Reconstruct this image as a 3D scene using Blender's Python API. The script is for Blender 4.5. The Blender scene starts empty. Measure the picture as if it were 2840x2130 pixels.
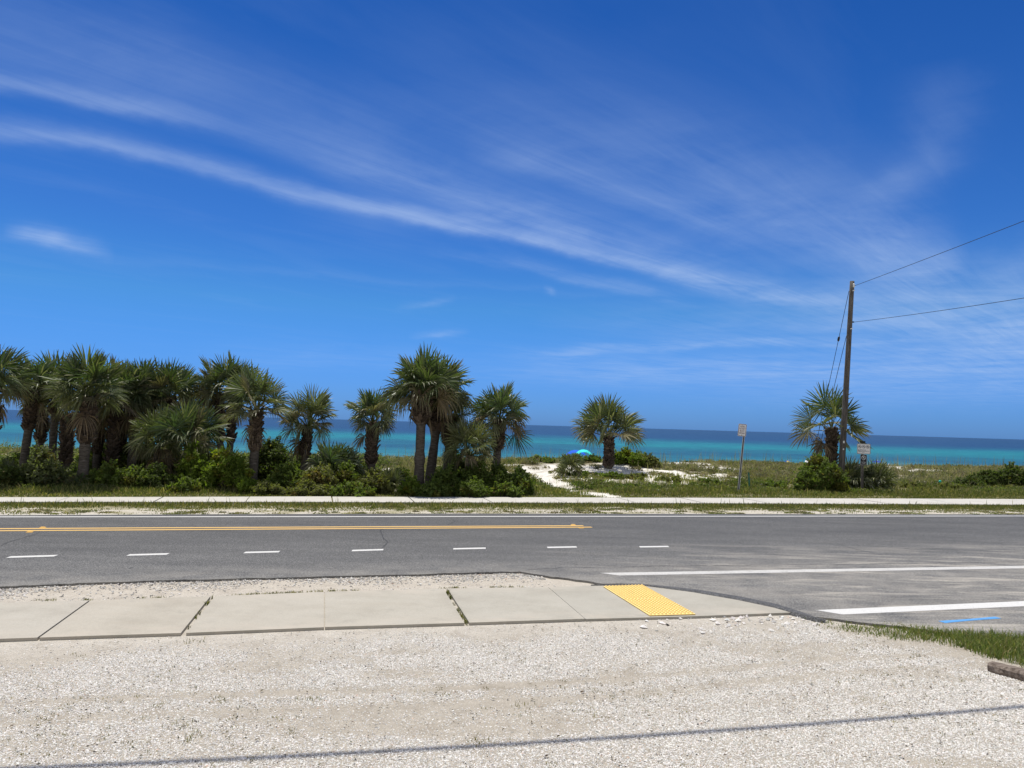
import bpy, math, random
import numpy as np
from mathutils import Vector, Matrix

RNG = np.random.default_rng(11)
random.seed(5)
SC = bpy.context.scene
COL = SC.collection
TAU = 2 * math.pi

# ------------------------------------------------------------------ camera
CAMH = 2.4
FPX = 2133.0
PITCH = math.atan(112 / FPX)
ROLL = math.radians(1.68)
cF = np.array([0, math.cos(PITCH), math.sin(PITCH)])
_r0 = np.array([1.0, 0, 0]); _u0 = np.array([0, -math.sin(PITCH), math.cos(PITCH)])
cR = _r0 * math.cos(ROLL) + _u0 * math.sin(ROLL)
cU = _u0 * math.cos(ROLL) - _r0 * math.sin(ROLL)
cam = bpy.data.cameras.new('camera')
cam.sensor_width = 36; cam.lens = 36 * FPX / 2840
cam.clip_start = 0.05; cam.clip_end = 60000
camo = bpy.data.objects.new('camera', cam)
camo.matrix_world = Matrix(((cR[0], cU[0], -cF[0], 0), (cR[1], cU[1], -cF[1], 0), (cR[2], cU[2], -cF[2], CAMH), (0, 0, 0, 1)))
COL.objects.link(camo); SC.camera = camo


def ray(x, y):
    return cF * FPX + cR * (x - 1420) - cU * (y - 1065)


def G(x, y, z=0.0):            # a point of the ground (height z)
    d = ray(x, y); k = (z - CAMH) / d[2]
    return np.array([0, 0, CAMH]) + d * k


def D(x, y, dist):             # a point at a real distance (world y)
    d = ray(x, y); k = dist / d[1]
    return np.array([0, 0, CAMH]) + d * k


TH = math.radians(14.2)        # direction of the road
E1 = np.array([math.cos(TH), math.sin(TH)]); E2 = np.array([-math.sin(TH), math.cos(TH)])


def st(x, y):
    return x * E1[0] + y * E1[1], x * E2[0] + y * E2[1]


def xy(s, t):
    return s * E1[0] + t * E2[0], s * E1[1] + t * E2[1]


# ------------------------------------------------------------------ numpy noise
def _hash(ix, iy, seed):
    h = (ix.astype(np.int64) * 374761393 + iy.astype(np.int64) * 668265263 + seed * 974634777) & 0x7fffffff
    h = ((h ^ (h >> 13)) * 1274126177) & 0x7fffffff
    return ((h ^ (h >> 16)) & 0xffff) / 65535.0


def vnoise(x, y, seed=0):
    x = np.asarray(x, float); y = np.asarray(y, float)
    ix = np.floor(x); iy = np.floor(y); fx = x - ix; fy = y - iy
    fx = fx * fx * (3 - 2 * fx); fy = fy * fy * (3 - 2 * fy)
    a = _hash(ix, iy, seed); b = _hash(ix + 1, iy, seed); c = _hash(ix, iy + 1, seed); d = _hash(ix + 1, iy + 1, seed)
    return (a * (1 - fx) + b * fx) * (1 - fy) + (c * (1 - fx) + d * fx) * fy


def fbm(x, y, seed=0, o=4):
    v = 0; a = .5; n = 0
    for k in range(o):
        v = v + a * vnoise(x * 2 ** k, y * 2 ** k, seed + k * 17); n += a; a *= .5
    return v / n


def sstep(a, b, x):
    t = np.clip((np.asarray(x, float) - a) / (b - a), 0, 1); return t * t * (3 - 2 * t)


# ------------------------------------------------------------------ helpers for objects
class MB:
    def __init__(s): s.v = []; s.t = []; s.q = []; s.c = []; s.n = 0; s.ng = []

    def add(s, v, tris=None, quads=None, col=None, ngons=None):
        v = np.asarray(v, float).reshape(-1, 3)
        if tris is not None and len(tris): s.t.append(np.asarray(tris, int).reshape(-1, 3) + s.n)
        if quads is not None and len(quads): s.q.append(np.asarray(quads, int).reshape(-1, 4) + s.n)
        if ngons: s.ng += [[i + s.n for i in g] for g in ngons]
        if col is None: col = (1, 1, 1)
        col = np.asarray(col, float)
        if col.ndim == 1: col = np.tile(col, (len(v), 1))
        s.c.append(col); s.v.append(v); s.n += len(v)

    def box(s, c, size, M=None, col=None, taper=1.0):
        x, y, z = np.array(size) / 2
        v = np.array([[-x, -y, -z], [x, -y, -z], [x, y, -z], [-x, y, -z], [-x * taper, -y * taper, z], [x * taper, -y * taper, z], [x * taper, y * taper, z], [-x * taper, y * taper, z]])
        if M is not None: v = v @ np.asarray(M).T
        s.add(v + np.asarray(c), quads=[[0, 3, 2, 1], [4, 5, 6, 7], [0, 1, 5, 4], [1, 2, 6, 5], [2, 3, 7, 6], [3, 0, 4, 7]], col=col)

    def tube(s, pts, rad, n=8, col=None, cap=True):
        pts = np.asarray(pts, float); rad = np.broadcast_to(np.asarray(rad, float), (len(pts),))
        tg = np.gradient(pts, axis=0); tg /= np.linalg.norm(tg, axis=1)[:, None] + 1e-12
        ref = np.array([0, 0, 1.0]) if abs(tg[0][2]) < .9 else np.array([1.0, 0, 0])
        rings = []
        for p, t, r in zip(pts, tg, rad):
            u = np.cross(t, ref); u /= np.linalg.norm(u); w = np.cross(t, u)
            a = np.arange(n) * TAU / n
            rings.append(p + r * (np.cos(a)[:, None] * u + np.sin(a)[:, None] * w))
        v = np.concatenate(rings); q = []
        for k in range(len(pts) - 1):
            for i in range(n):
                j = (i + 1) % n; q.append([k * n + i, k * n + j, (k + 1) * n + j, (k + 1) * n + i])
        ng = [list(range(n))[::-1], [(len(pts) - 1) * n + i for i in range(n)]] if cap else None
        if col is not None and np.ndim(col) == 2: col = np.repeat(np.asarray(col), n, axis=0)
        s.add(v, quads=q, col=col, ngons=ng)

    def prism(s, poly, z0, z1, col=None):
        p = np.asarray(poly, float)[:, :2]; n = len(p)
        z0 = np.broadcast_to(z0, n); z1 = np.broadcast_to(z1, n)
        v = np.concatenate([np.c_[p, z0], np.c_[p, z1]])
        area = np.sum(p[:, 0] * np.roll(p[:, 1], -1) - np.roll(p[:, 0], -1) * p[:, 1])
        q = [[i, (i + 1) % n, n + (i + 1) % n, n + i] for i in range(n)]
        top = [n + i for i in range(n)]; bot = list(range(n))[::-1]
        if area < 0: q = [f[::-1] for f in q]; top = top[::-1]; bot = bot[::-1]
        s.add(v, quads=q, ngons=[top, bot], col=col)

    def sheet(s, poly, z, col=None):
        p = np.asarray(poly, float)[:, :2]; n = len(p)
        area = np.sum(p[:, 0] * np.roll(p[:, 1], -1) - np.roll(p[:, 0], -1) * p[:, 1])
        o = list(range(n)) if area > 0 else list(range(n))[::-1]
        s.add(np.c_[p, np.full(n, z)], ngons=[o], col=col)

    def build(s, name, mat, parent=None, smooth=False, origin=None):
        v = np.concatenate(s.v); c = np.concatenate(s.c)
        if origin is not None: v = v - np.asarray(origin)
        t = np.concatenate(s.t) if s.t else np.zeros((0, 3), int)
        q = np.concatenate(s.q) if s.q else np.zeros((0, 4), int)
        loops = [t.ravel(), q.ravel()]; tot = [np.full(len(t), 3), np.full(len(q), 4)]
        for g in s.ng: loops.append(np.array(g)); tot.append(np.array([len(g)]))
        loops = np.concatenate(loops).astype(np.int32); tot = np.concatenate(tot).astype(np.int32)
        start = np.r_[0, np.cumsum(tot)[:-1]].astype(np.int32)
        me = bpy.data.meshes.new(name)
        me.vertices.add(len(v)); me.vertices.foreach_set('co', v.astype(np.float32).ravel())
        me.loops.add(len(loops)); me.loops.foreach_set('vertex_index', loops)
        me.polygons.add(len(tot)); me.polygons.foreach_set('loop_start', start); me.polygons.foreach_set('loop_total', tot)
        me.polygons.foreach_set('use_smooth', np.full(len(tot), bool(smooth)))
        me.update(calc_edges=True)
        at = me.color_attributes.new('tint', 'FLOAT_COLOR', 'POINT')
        at.data.foreach_set('color', np.c_[c, np.ones(len(c))].astype(np.float32).ravel())
        if mat: me.materials.append(mat)
        o = bpy.data.objects.new(name, me); COL.objects.link(o)
        if origin is not None: o.location = Vector(origin)
        if parent is not None: o.parent = parent
        return o


def tag(o, label=None, cat=None, group=None, kind=None):
    if label: o['label'] = label
    if cat: o['category'] = cat
    if group: o['group'] = group
    if kind: o['kind'] = kind
    return o


def empty(name, loc, label, cat, group=None):
    o = bpy.data.objects.new(name, None); o.empty_display_size = .2
    o.location = Vector(loc); COL.objects.link(o)
    return tag(o, label, cat, group)


def child(mb, name, mat, root, smooth=False):
    """mesh given in world space, parented to an Empty (no rotation)"""
    loc = np.array(root.location)
    if root.parent is None and root.type == 'EMPTY':
        o = mb.build(name, mat, root, smooth)
        me = o.data
        me.transform(Matrix.Translation(-root.location))
        return o
    return mb.build(name, mat, root, smooth)


# ------------------------------------------------------------------ materials
def newmat(name):
    m = bpy.data.materials.new(name); m.use_nodes = True
    nt = m.node_tree; nt.nodes.clear()
    return m, nt


def nd(nt, typ, **kw):
    n = nt.nodes.new(typ)
    ins = kw.pop('ins', {})
    for k, v in kw.items(): setattr(n, k, v)
    for k, v in ins.items():
        if isinstance(v, bpy.types.NodeSocket): nt.links.new(v, n.inputs[k])
        else: n.inputs[k].default_value = v
    return n


def math_(nt, op, a, b=None, c=None, clamp=False):
    n = nt.nodes.new('ShaderNodeMath'); n.operation = op; n.use_clamp = clamp
    for i, v in enumerate((a, b, c)):
        if v is None: continue
        if isinstance(v, bpy.types.NodeSocket): nt.links.new(v, n.inputs[i])
        else: n.inputs[i].default_value = v
    return n.outputs[0]


def mixc(nt, fac, a, b, mode='MIX'):
    n = nt.nodes.new('ShaderNodeMix'); n.data_type = 'RGBA'; n.blend_type = mode; n.clamp_factor = True
    for i, v in ((0, fac), (6, a), (7, b)):
        if isinstance(v, bpy.types.NodeSocket): nt.links.new(v, n.inputs[i])
        else: n.inputs[i].default_value = v if i == 0 else (*v, 1)
    return n.outputs[2]


def noise(nt, vec, scale, detail=4, rough=.6, dist=0):
    n = nd(nt, 'ShaderNodeTexNoise', ins={'Scale': scale, 'Detail': detail, 'Roughness': rough, 'Distortion': dist})
    if vec is not None: nt.links.new(vec, n.inputs['Vector'])
    return n.outputs['Fac']


def ramp(nt, fac, stops, interp='LINEAR'):
    n = nt.nodes.new('ShaderNodeValToRGB'); cr = n.color_ramp; cr.interpolation = interp
    while len(cr.elements) < len(stops): cr.elements.new(.5)
    for e, (p, c) in zip(cr.elements, stops):
        e.position = p; e.color = (*c, 1) if len(c) == 3 else c
    nt.links.new(fac, n.inputs[0]); return n.outputs[0]


def maprange(nt, v, a, b, c=0, d=1):
    n = nd(nt, 'ShaderNodeMapRange', ins={0: v, 1: a, 2: b, 3: c, 4: d}); return n.outputs[0]


def out(nt, sh):
    o = nt.nodes.new('ShaderNodeOutputMaterial'); nt.links.new(sh, o.inputs[0])


def bsdf(nt, color, rough=.8, spec=.3, normal=None, metal=0.0):
    p = nt.nodes.new('ShaderNodeBsdfPrincipled')
    for k, v in (('Base Color', color), ('Roughness', rough), ('Specular IOR Level', spec), ('Metallic', metal)):
        if isinstance(v, bpy.types.NodeSocket): nt.links.new(v, p.inputs[k])
        else: p.inputs[k].default_value = (*v, 1) if k == 'Base Color' else v
    if normal is not None: nt.links.new(normal, p.inputs['Normal'])
    return p.outputs[0]


def bump(nt, h, strength=.5, dist=.02):
    n = nd(nt, 'ShaderNodeBump', ins={'Strength': strength, 'Distance': dist, 'Height': h}); return n.outputs[0]


def wpos(nt):
    return nd(nt, 'ShaderNodeNewGeometry').outputs['Position']


def stretch(nt, vec, sc, rot=0):
    m = nd(nt, 'ShaderNodeMapping', ins={'Scale': sc, 'Rotation': (0, 0, rot)}); nt.links.new(vec, m.inputs[0]); return m.outputs[0]


def tintcol(nt):
    a = nt.nodes.new('ShaderNodeVertexColor'); a.layer_name = 'tint'; return a.outputs[0]


def simple(name, color, rough=.7, spec=.3, nscale=20, nvar=.25, metal=0.0, bumps=0.0):
    m, nt = newmat(name)
    tc = nt.nodes.new('ShaderNodeTexCoord').outputs['Object']
    n = noise(nt, tc, nscale, 5)
    c = mixc(nt, n, [x * (1 - nvar) for x in color], [min(1, x * (1 + nvar)) for x in color])
    nb = bump(nt, n, bumps, .02) if bumps else None
    out(nt, bsdf(nt, c, rough, spec, nb, metal)); return m


def leafmat(name, rough=.45, spec=.5, trans=.3, transcol=(1.3, 1.5, .5)):
    m, nt = newmat(name)
    c = tintcol(nt)
    n = noise(nt, wpos(nt), 9, 3)
    c = mixc(nt, 1.0, c, ramp(nt, n, [(.3, (.75, .75, .75)), (.7, (1.2, 1.2, 1.2))]), 'MULTIPLY')
    p = bsdf(nt, c, rough, spec)
    t = nt.nodes.new('ShaderNodeBsdfTranslucent')
    nt.links.new(mixc(nt, 1.0, c, transcol, 'MULTIPLY'), t.inputs[0])
    ms = nt.nodes.new('ShaderNodeMixShader'); ms.inputs[0].default_value = trans
    nt.links.new(p, ms.inputs[1]); nt.links.new(t.outputs[0], ms.inputs[2])
    out(nt, ms.outputs[0]); return m


M = {}
M['palm'] = leafmat('palm_leaf', .48, .42, .28, (1.2, 1.35, .6))
M['leaf'] = leafmat('shrub_leaf', .6, .2, .5)
M['grass'] = leafmat('grass_blade', .7, .15, .4)
# palm trunk
m, nt = newmat('palm_bark')
tc = nt.nodes.new('ShaderNodeTexCoord').outputs['Object']
n1 = noise(nt, stretch(nt, tc, (6, 6, 30)), 1.0, 5)
c = mixc(nt, 1.0, ramp(nt, n1, [(.3, (.05, .041, .033)), (.55, (.115, .098, .083)), (.75, (.19, .17, .15))]), tintcol(nt), 'MULTIPLY')
out(nt, bsdf(nt, c, .9, .15, bump(nt, n1, .8, .03))); M['bark'] = m
M['boot'] = M['bark']
# asphalt
m, nt = newmat('asphalt')
P = wpos(nt)
fine = noise(nt, P, 42, 3, .8); mid = noise(nt, P, 7, 4)
big = noise(nt, stretch(nt, P, (.35, 1.6, 1), -TH), 1.0, 5)
c = ramp(nt, fine, [(.34, (.032, .032, .032)), (.5, (.093, .093, .091)), (.66, (.205, .204, .2))])
c = mixc(nt, 1.0, c, ramp(nt, big, [(.3, (.8, .8, .81)), (.7, (1.18, 1.17, 1.16))]), 'MULTIPLY')
c = mixc(nt, 1.0, c, ramp(nt, mid, [(.3, (.9, .9, .9)), (.7, (1.1, 1.1, 1.1))]), 'MULTIPLY')
# sand blown over the side-street mouth, in streaks along the wheels' way
sx = nd(nt, 'ShaderNodeSeparateXYZ', ins={0: P})
ss = math_(nt, 'ADD', math_(nt, 'MULTIPLY', sx.outputs[0], float(E1[0])), math_(nt, 'MULTIPLY', sx.outputs[1], float(E1[1])))
tt = math_(nt, 'ADD', math_(nt, 'MULTIPLY', sx.outputs[0], float(E2[0])), math_(nt, 'MULTIPLY', sx.outputs[1], float(E2[1])))
c = mixc(nt, 1.0, c, ramp(nt, maprange(nt, tt, 16.5, 11.5), [(0, (.92, .92, .92)), (1, (1.3, 1.29, 1.27))]), 'MULTIPLY')
dust = noise(nt, stretch(nt, P, (.5, 3.2, 1), -TH + .35), 1.0, 6, .7, .6)
dm = math_(nt, 'MULTIPLY', maprange(nt, ss, 3.5, 7.5), maprange(nt, tt, 15.2, 12.2))
dfac = math_(nt, 'MULTIPLY', maprange(nt, dust, .46, .65), dm, clamp=True)
dfac = math_(nt, 'MULTIPLY', dfac, maprange(nt, fine, .35, .6, .55, 1), clamp=True)
# dusty shoulder all along the near edge
edge = math_(nt, 'MULTIPLY', maprange(nt, tt, 13.3, 11.9), maprange(nt, noise(nt, P, 1.6, 5), .35, .7, 0, .42))
dfac = math_(nt, 'MAXIMUM', dfac, edge)
c = mixc(nt, dfac, c, (.4, .37, .32))
out(nt, bsdf(nt, c, .85, .3, bump(nt, fine, .35, .01))); M['asphalt'] = m
m, nt = newmat('fresh_asphalt')
P = wpos(nt); fine = noise(nt, P, 48, 3, .8)
out(nt, bsdf(nt, ramp(nt, fine, [(.35, (.035, .035, .037)), (.5, (.085, .085, .087)), (.68, (.21, .21, .21))]), .8, .3, bump(nt, fine, .8, .02))); M['berm'] = m


def paint(name, col, worn=(.1, .1, .1), lo=.28, hi=.4):
    m, nt = newmat(name); P = wpos(nt)
    f = noise(nt, P, 60, 4, .8); g = noise(nt, P, 3, 4)
    w = maprange(nt, math_(nt, 'ADD', math_(nt, 'MULTIPLY', f, .75), math_(nt, 'MULTIPLY', g, .25)), lo, hi)
    c = mixc(nt, w, worn, col)
    c = mixc(nt, maprange(nt, g, .4, .75, 0, .3), c, [x * .75 for x in col])
    out(nt, bsdf(nt, c, .6, .3)); return m


M['white_paint'] = paint('white_paint', (.64, .63, .6), (.13, .13, .13), .31, .46)
M['yellow_paint'] = paint('yellow_paint', (.74, .47, .15), (.2, .15, .08))
M['blue_paint'] = paint('blue_spray_paint', (.1, .33, .68), (.1, .12, .16), .27, .5)
M['sand_paint'] = paint('dusty_white_paint', (.58, .565, .53), (.25, .24, .22), .36, .52)
# concrete
m, nt = newmat('concrete')
P = wpos(nt)
a = noise(nt, P, 1.1, 6, .65); b = noise(nt, P, 60, 3, .8); s2 = noise(nt, stretch(nt, P, (.7, 4, 1), -TH), 1.0, 5)
c = ramp(nt, a, [(.3, (.36, .342, .30)), (.5, (.415, .398, .352)), (.72, (.45, .433, .388))])
c = mixc(nt, 1.0, c, ramp(nt, b, [(.3, (.86, .86, .86)), (.7, (1.08, 1.08, 1.08))]), 'MULTIPLY')
c = mixc(nt, maprange(nt, s2, .5, .75, 0, .35), c, (.36, .33, .28))
c = mixc(nt, 1.0, c, tintcol(nt), 'MULTIPLY')
sx = nd(nt, 'ShaderNodeSeparateXYZ', ins={0: P})
tt = math_(nt, 'ADD', math_(nt, 'MULTIPLY', sx.outputs[0], float(E2[0])), math_(nt, 'MULTIPLY', sx.outputs[1], float(E2[1])))
d1 = noise(nt, stretch(nt, P, (2.2, 5, 1), -TH), 1.0, 6, .7); blot = noise(nt, P, 4.5, 6, .75)
sand = math_(nt, 'MAXIMUM', maprange(nt, tt, 9.62, 9.2), maprange(nt, tt, 10.6, 11.05))
c = mixc(nt, math_(nt, 'MULTIPLY', sand, maprange(nt, d1, .42, .66, 0, .85)), c, (.46, .41, .34))
c = mixc(nt, maprange(nt, blot, .56, .78, 0, .45), c, (.27, .25, .215))
c = mixc(nt, maprange(nt, noise(nt, P, 95, 1), .72, .8, 0, .7), c, (.14, .13, .11))
out(nt, bsdf(nt, c, .85, .25, bump(nt, b, .15, .006))); M['concrete'] = m
m, nt = newmat('pale_concrete')
P = wpos(nt)
a = noise(nt, P, .9, 6, .65); b = noise(nt, P, 30, 3, .7)
c = ramp(nt, a, [(.3, (.45, .425, .38)), (.5, (.5, .48, .435)), (.72, (.54, .52, .48))])
c = mixc(nt, 1.0, c, ramp(nt, b, [(.3, (.93, .93, .93)), (.7, (1.05, 1.05, 1.05))]), 'MULTIPLY')
out(nt, bsdf(nt, c, .85, .25)); M['pale_concrete'] = m
# ground: tint attribute gives the kind of soil; noise gives its grain
m, nt = newmat('ground_soil')
P = wpos(nt)
b = noise(nt, P, 38, 4, .8); a = noise(nt, P, 3.3, 6, .7); e = noise(nt, P, 150, 2, .8)
c = mixc(nt, 1.0, tintcol(nt), ramp(nt, a, [(.28, (.8, .78, .76)), (.5, (1, 1, 1)), (.72, (1.1, 1.1, 1.1))]), 'MULTIPLY')
c = mixc(nt, 1.0, c, ramp(nt, b, [(.3, (.8, .79, .77)), (.7, (1.13, 1.13, 1.13))]), 'MULTIPLY')
c = mixc(nt, 1.0, c, ramp(nt, e, [(.35, (.68, .67, .65)), (.6, (1.25, 1.25, 1.25))]), 'MULTIPLY')
hh = math_(nt, 'ADD', math_(nt, 'MULTIPLY', b, .6), math_(nt, 'MULTIPLY', e, .3))
out(nt, bsdf(nt, c, .95, .1, bump(nt, hh, .6, .02))); M['ground'] = m
# gravel stones
m, nt = newmat('gravel_stone')
c = mixc(nt, 1.0, tintcol(nt), ramp(nt, noise(nt, wpos(nt), 90, 2), [(.3, (.85, .84, .83)), (.7, (1.08, 1.08, 1.08))]), 'MULTIPLY')
out(nt, bsdf(nt, c, .85, .2)); M['stone'] = m
# sea
m, nt = newmat('sea_water')
P = wpos(nt)
sx = nd(nt, 'ShaderNodeSeparateXYZ', ins={0: P})
ca = math.radians(4)
off = math_(nt, 'ADD', math_(nt, 'MULTIPLY', sx.outputs[0], -math.sin(ca)), math_(nt, 'MULTIPLY', sx.outputs[1], math.cos(ca)))
w1 = noise(nt, stretch(nt, P, (.012, .012, 1)), 1.0, 5, .6)
w2 = noise(nt, stretch(nt, P, (.05, .07, 1)), 1.0, 5, .7)
lg = math_(nt, 'LOGARITHM', math_(nt, 'MAXIMUM', off, 20.0), 10.0)
lg = math_(nt, 'ADD', lg, math_(nt, 'MULTIPLY', math_(nt, 'SUBTRACT', w1, .5), .24))
lg = math_(nt, 'ADD', lg, math_(nt, 'MULTIPLY', math_(nt, 'SUBTRACT', w2, .5), .14))
k = maprange(nt, lg, 1.9, 3.4)
kp = lambda dist: (math.log10(dist) - 1.9) / 1.5
SEA = [(kp(85), (.075, .27, .235)), (kp(112), (.04, .2, .195)), (kp(140), (.013, .135, .155)), (kp(172), (.007, .085, .12)), (kp(205), (.01, .125, .145)),
       (kp(250), (.011, .185, .19)), (kp(300), (.01, .155, .175)), (kp(370), (.008, .075, .125)), (kp(480), (.009, .046, .105)), (kp(1500), (.011, .044, .095))]
c = ramp(nt, k, SEA)
chop = noise(nt, stretch(nt, P, (.16, .12, 1)), 1.0, 6, .8)
c = mixc(nt, 1.0, c, ramp(nt, chop, [(.35, (.62, .68, .74)), (.65, (1.25, 1.25, 1.22))]), 'MULTIPLY')
swell = noise(nt, stretch(nt, P, (.02, .13, 1)), 1.0, 5, .75)
c = mixc(nt, 1.0, c, ramp(nt, swell, [(.36, (.72, .78, .82)), (.64, (1.18, 1.16, 1.14))]), 'MULTIPLY')
wave = noise(nt, stretch(nt, P, (.35, .8, 1)), 1.0, 4, .7)
out(nt, bsdf(nt, c, .35, .22, bump(nt, wave, .6, .6))); M['sea'] = m
# wood, metals, others
m, nt = newmat('weathered_wood')
tc = nt.nodes.new('ShaderNodeTexCoord').outputs['Object']
n1 = noise(nt, stretch(nt, tc, (9, 9, .7)), 1.0, 6, .7); n2 = noise(nt, stretch(nt, tc, (40, 40, 2.5)), 1.0, 3, .6)
c = ramp(nt, n1, [(.3, (.075, .064, .055)), (.5, (.135, .12, .107)), (.7, (.2, .182, .165))])
c = mixc(nt, 1.0, c, ramp(nt, n2, [(.35, (.55, .55, .55)), (.6, (1.1, 1.1, 1.1))]), 'MULTIPLY')
c = mixc(nt, 1.0, c, tintcol(nt), 'MULTIPLY')
out(nt, bsdf(nt, c, .9, .15, bump(nt, n2, .5, .02))); M['wood'] = m
m, nt = newmat('timber_wood')
tc = nt.nodes.new('ShaderNodeTexCoord').outputs['Object']
n1 = noise(nt, stretch(nt, tc, (1.5, 30, 30)), 1.0, 6, .7)
out(nt, bsdf(nt, ramp(nt, n1, [(.3, (.06, .045, .035)), (.5, (.2, .16, .13)), (.7, (.33, .28, .24))]), .9, .15, bump(nt, n1, .8, .02))); M['timber'] = m
M['steel'] = simple('galvanised_steel', (.42, .43, .44), .45, .5, 12, .2, .6)
M['dark_steel'] = simple('dark_steel', (.03, .03, .035), .5, .5, 12, .2, .3)
M['cable'] = simple('black_cable', (.02, .02, .022), .6, .3)
M['porcelain'] = simple('white_porcelain', (.8, .8, .78), .25, .5, 8, .05)
M['sign_white'] = simple('sign_white', (.78, .77, .77), .45, .4, 6, .06)
M['sign_red'] = simple('sign_maroon_letter', (.13, .03, .05), .5, .4, 6, .1)
M['sign_black'] = simple('sign_black', (.012, .012, .016), .4, .4, 6, .1)
M['tactile'] = simple('tactile_yellow', (.87, .65, .25), .65, .35, 14, .12)
M['amber'] = simple('amber_reflector', (.75, .45, .12), .35, .5, 20, .15)
M['green_post'] = simple('green_plastic', (.015, .14, .11), .5, .4, 10, .15)
M['blue_cloth'] = simple('blue_canvas', (.012, .1, .62), .8, .2, 6, .12)
M['navy_cloth'] = simple('navy_canvas', (.01, .05, .33), .8, .2, 6, .12)
M['turq_cloth'] = simple('turquoise_canvas', (.05, .66, .62), .8, .2, 6, .1)
M['white_cloth'] = simple('white_canvas', (.82, .82, .8), .8, .2, 6, .05)
M['yellow_cloth'] = simple('yellow_canvas', (.7, .6, .2), .8, .2, 6, .1)
M['white_metal'] = simple('white_metal', (.75, .75, .75), .4, .4, 6, .05)
M['teal_ball'] = simple('turquoise_vinyl', (.0, .42, .33), .4, .4, 6, .1)
M['bark_stem'] = simple('shrub_stem', (.09, .07, .05), .9, .1, 30, .3)

# ------------------------------------------------------------------ terrain
PATH = np.array([G(a, b, z)[:2] for a, b, z in ((1700, 1378, 0), (1640, 1364, .02), (1570, 1350, .06), (1522, 1338, .12), (1496, 1326, .18), (1488, 1313, .25), (1532, 1303, .3))])
DUNEPALM = np.array(D(1690, 1310, 35.5)[:2])


def path_dist(x, y):
    x = np.asarray(x, float); y = np.asarray(y, float); best = np.full(x.shape, 1e9)
    for a, b in zip(PATH[:-1], PATH[1:]):
        d = b - a; L = d @ d
        t = np.clip(((x - a[0]) * d[0] + (y - a[1]) * d[1]) / L, 0, 1)
        best = np.minimum(best, np.hypot(x - a[0] - t * d[0], y - a[1] - t * d[1]))
    return best


def hgt(x, y):
    x = np.asarray(x, float); y = np.asarray(y, float)
    s, t = st(x, y)
    z = -.012 + .33 * sstep(25.5, 33, t)
    z = z + sstep(27, 33, t) * (.22 * (fbm(x * .16, y * .16, 3) - .5) + .14 * (fbm(x * .7, y * .7, 8, 3) - .5))
    ds, dt = (s - (DUNEPALM @ E1)) / 5.0, (t - (DUNEPALM @ E2) - 1.6) / 2.3
    z = z + .34 * np.exp(-(ds * ds + dt * dt))
    z = z - .14 * np.exp(-(path_dist(x, y) / .8) ** 2) * sstep(26, 28, t)
    z = z * (1 - sstep(44, 60, t)) - 2.5 * sstep(43, 66, t) - 4.0 * sstep(66, 150, t)
    z = z - .03 * sstep(12.9, 13.6, t) * (1 - sstep(19.0, 19.6, t))          # bed of the road
    return z


sv = np.unique(np.concatenate([-np.geomspace(30, 3000, 16), np.arange(-30, 55, .3), np.geomspace(55, 3000, 16)]))
tv = np.unique(np.concatenate([np.arange(19.6, 23.2, .13), -np.geomspace(6, 3000, 18), np.arange(-6, 24.4, .6), np.arange(24.4, 47, .25), np.arange(47, 90, 1.2), np.geomspace(90, 400, 14)]))
SS, TT = np.meshgrid(sv, tv)
GX, GY = xy(SS, TT)
GZ = hgt(GX, GY)
nS, nT = len(sv), len(tv)
idx = np.arange(nS * nT).reshape(nT, nS)
quads = np.stack([idx[:-1, :-1], idx[:-1, 1:], idx[1:, 1:], idx[1:, :-1]], -1).reshape(-1, 4)


def soil(x, y):
    s, t = st(x, y)
    lot = np.array([.385, .35, .297]); shoulder = np.array([.47, .43, .37]); verge = np.array([.5, .465, .40]); turf = np.array([.2, .185, .105]); dune = np.array([.25, .225, .16]); white = np.array([.78, .75, .69])
    c = np.empty(np.shape(x) + (3,)); c[:] = lot
    n = fbm(x * .8, y * .8, 5); n2 = fbm(x * .35, y * .35, 9)

    def mix(f, k):
        c[:] = c * (1 - f[..., None]) + k * f[..., None]
    mix(sstep(8.1, 8.75, t + (n - .5) * .5), np.array([.47, .437, .385]))
    mix(sstep(10.8, 11.2, t), shoulder)
    mix(sstep(19, 19.5, t), verge)
    mix(sstep(21.2, 22.0, t + (n - .5) * 2.0) * (t < 24.6), turf)
    mix(sstep(23.6, 24.0, t), turf)
    mix(sstep(29, 31, t + (n - .5) * 3), dune)
    mix(.75 * sstep(.5, .66, fbm(x * 1.6, y * 3.4, 45)) * sstep(20.0, 20.3, t) * (t < 22.5), turf * 1.5)
    mix(.6 * sstep(.3, 0, np.abs(t - 20.1)) , np.array([.47, .46, .44]))
    # bare white sand on the dune, round the lone palm, and on the path
    bare = sstep(.56, .66, n2 + .12 * (n - .5)) * sstep(29, 32, t)
    mix(bare, white)
    d = np.hypot((s - (DUNEPALM @ E1) - .6) / 5.2, (t - (DUNEPALM @ E2) + 1.3) / 3.4)
    mix(sstep(1.0, .6, d + (n - .5) * 1.5 + (fbm(x * 2.2, y * 2.2, 15) - .5) * .9), white)
    mix(sstep(.56, .15, path_dist(x, y) + (n - .5) * 1.5 + (fbm(x * 2.6, y * 2.6, 19) - .5) * .8), white * .9)
    mix(sstep(45, 49, t), white)
    return c


mb = MB(); mb.add(np.c_[GX.ravel(), GY.ravel(), GZ.ravel()], quads=quads, col=soil(GX, GY).reshape(-1, 3))
tag(mb.build('ground', M['ground'], smooth=True), kind='structure')

# sea
mb = MB(); mb.add([[-30000, 66, -3], [30000, 66, -3], [30000, 40000, -3], [-30000, 40000, -3]], quads=[[0, 1, 2, 3]])
tag(mb.build('sea', M['sea']), kind='structure')

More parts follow.
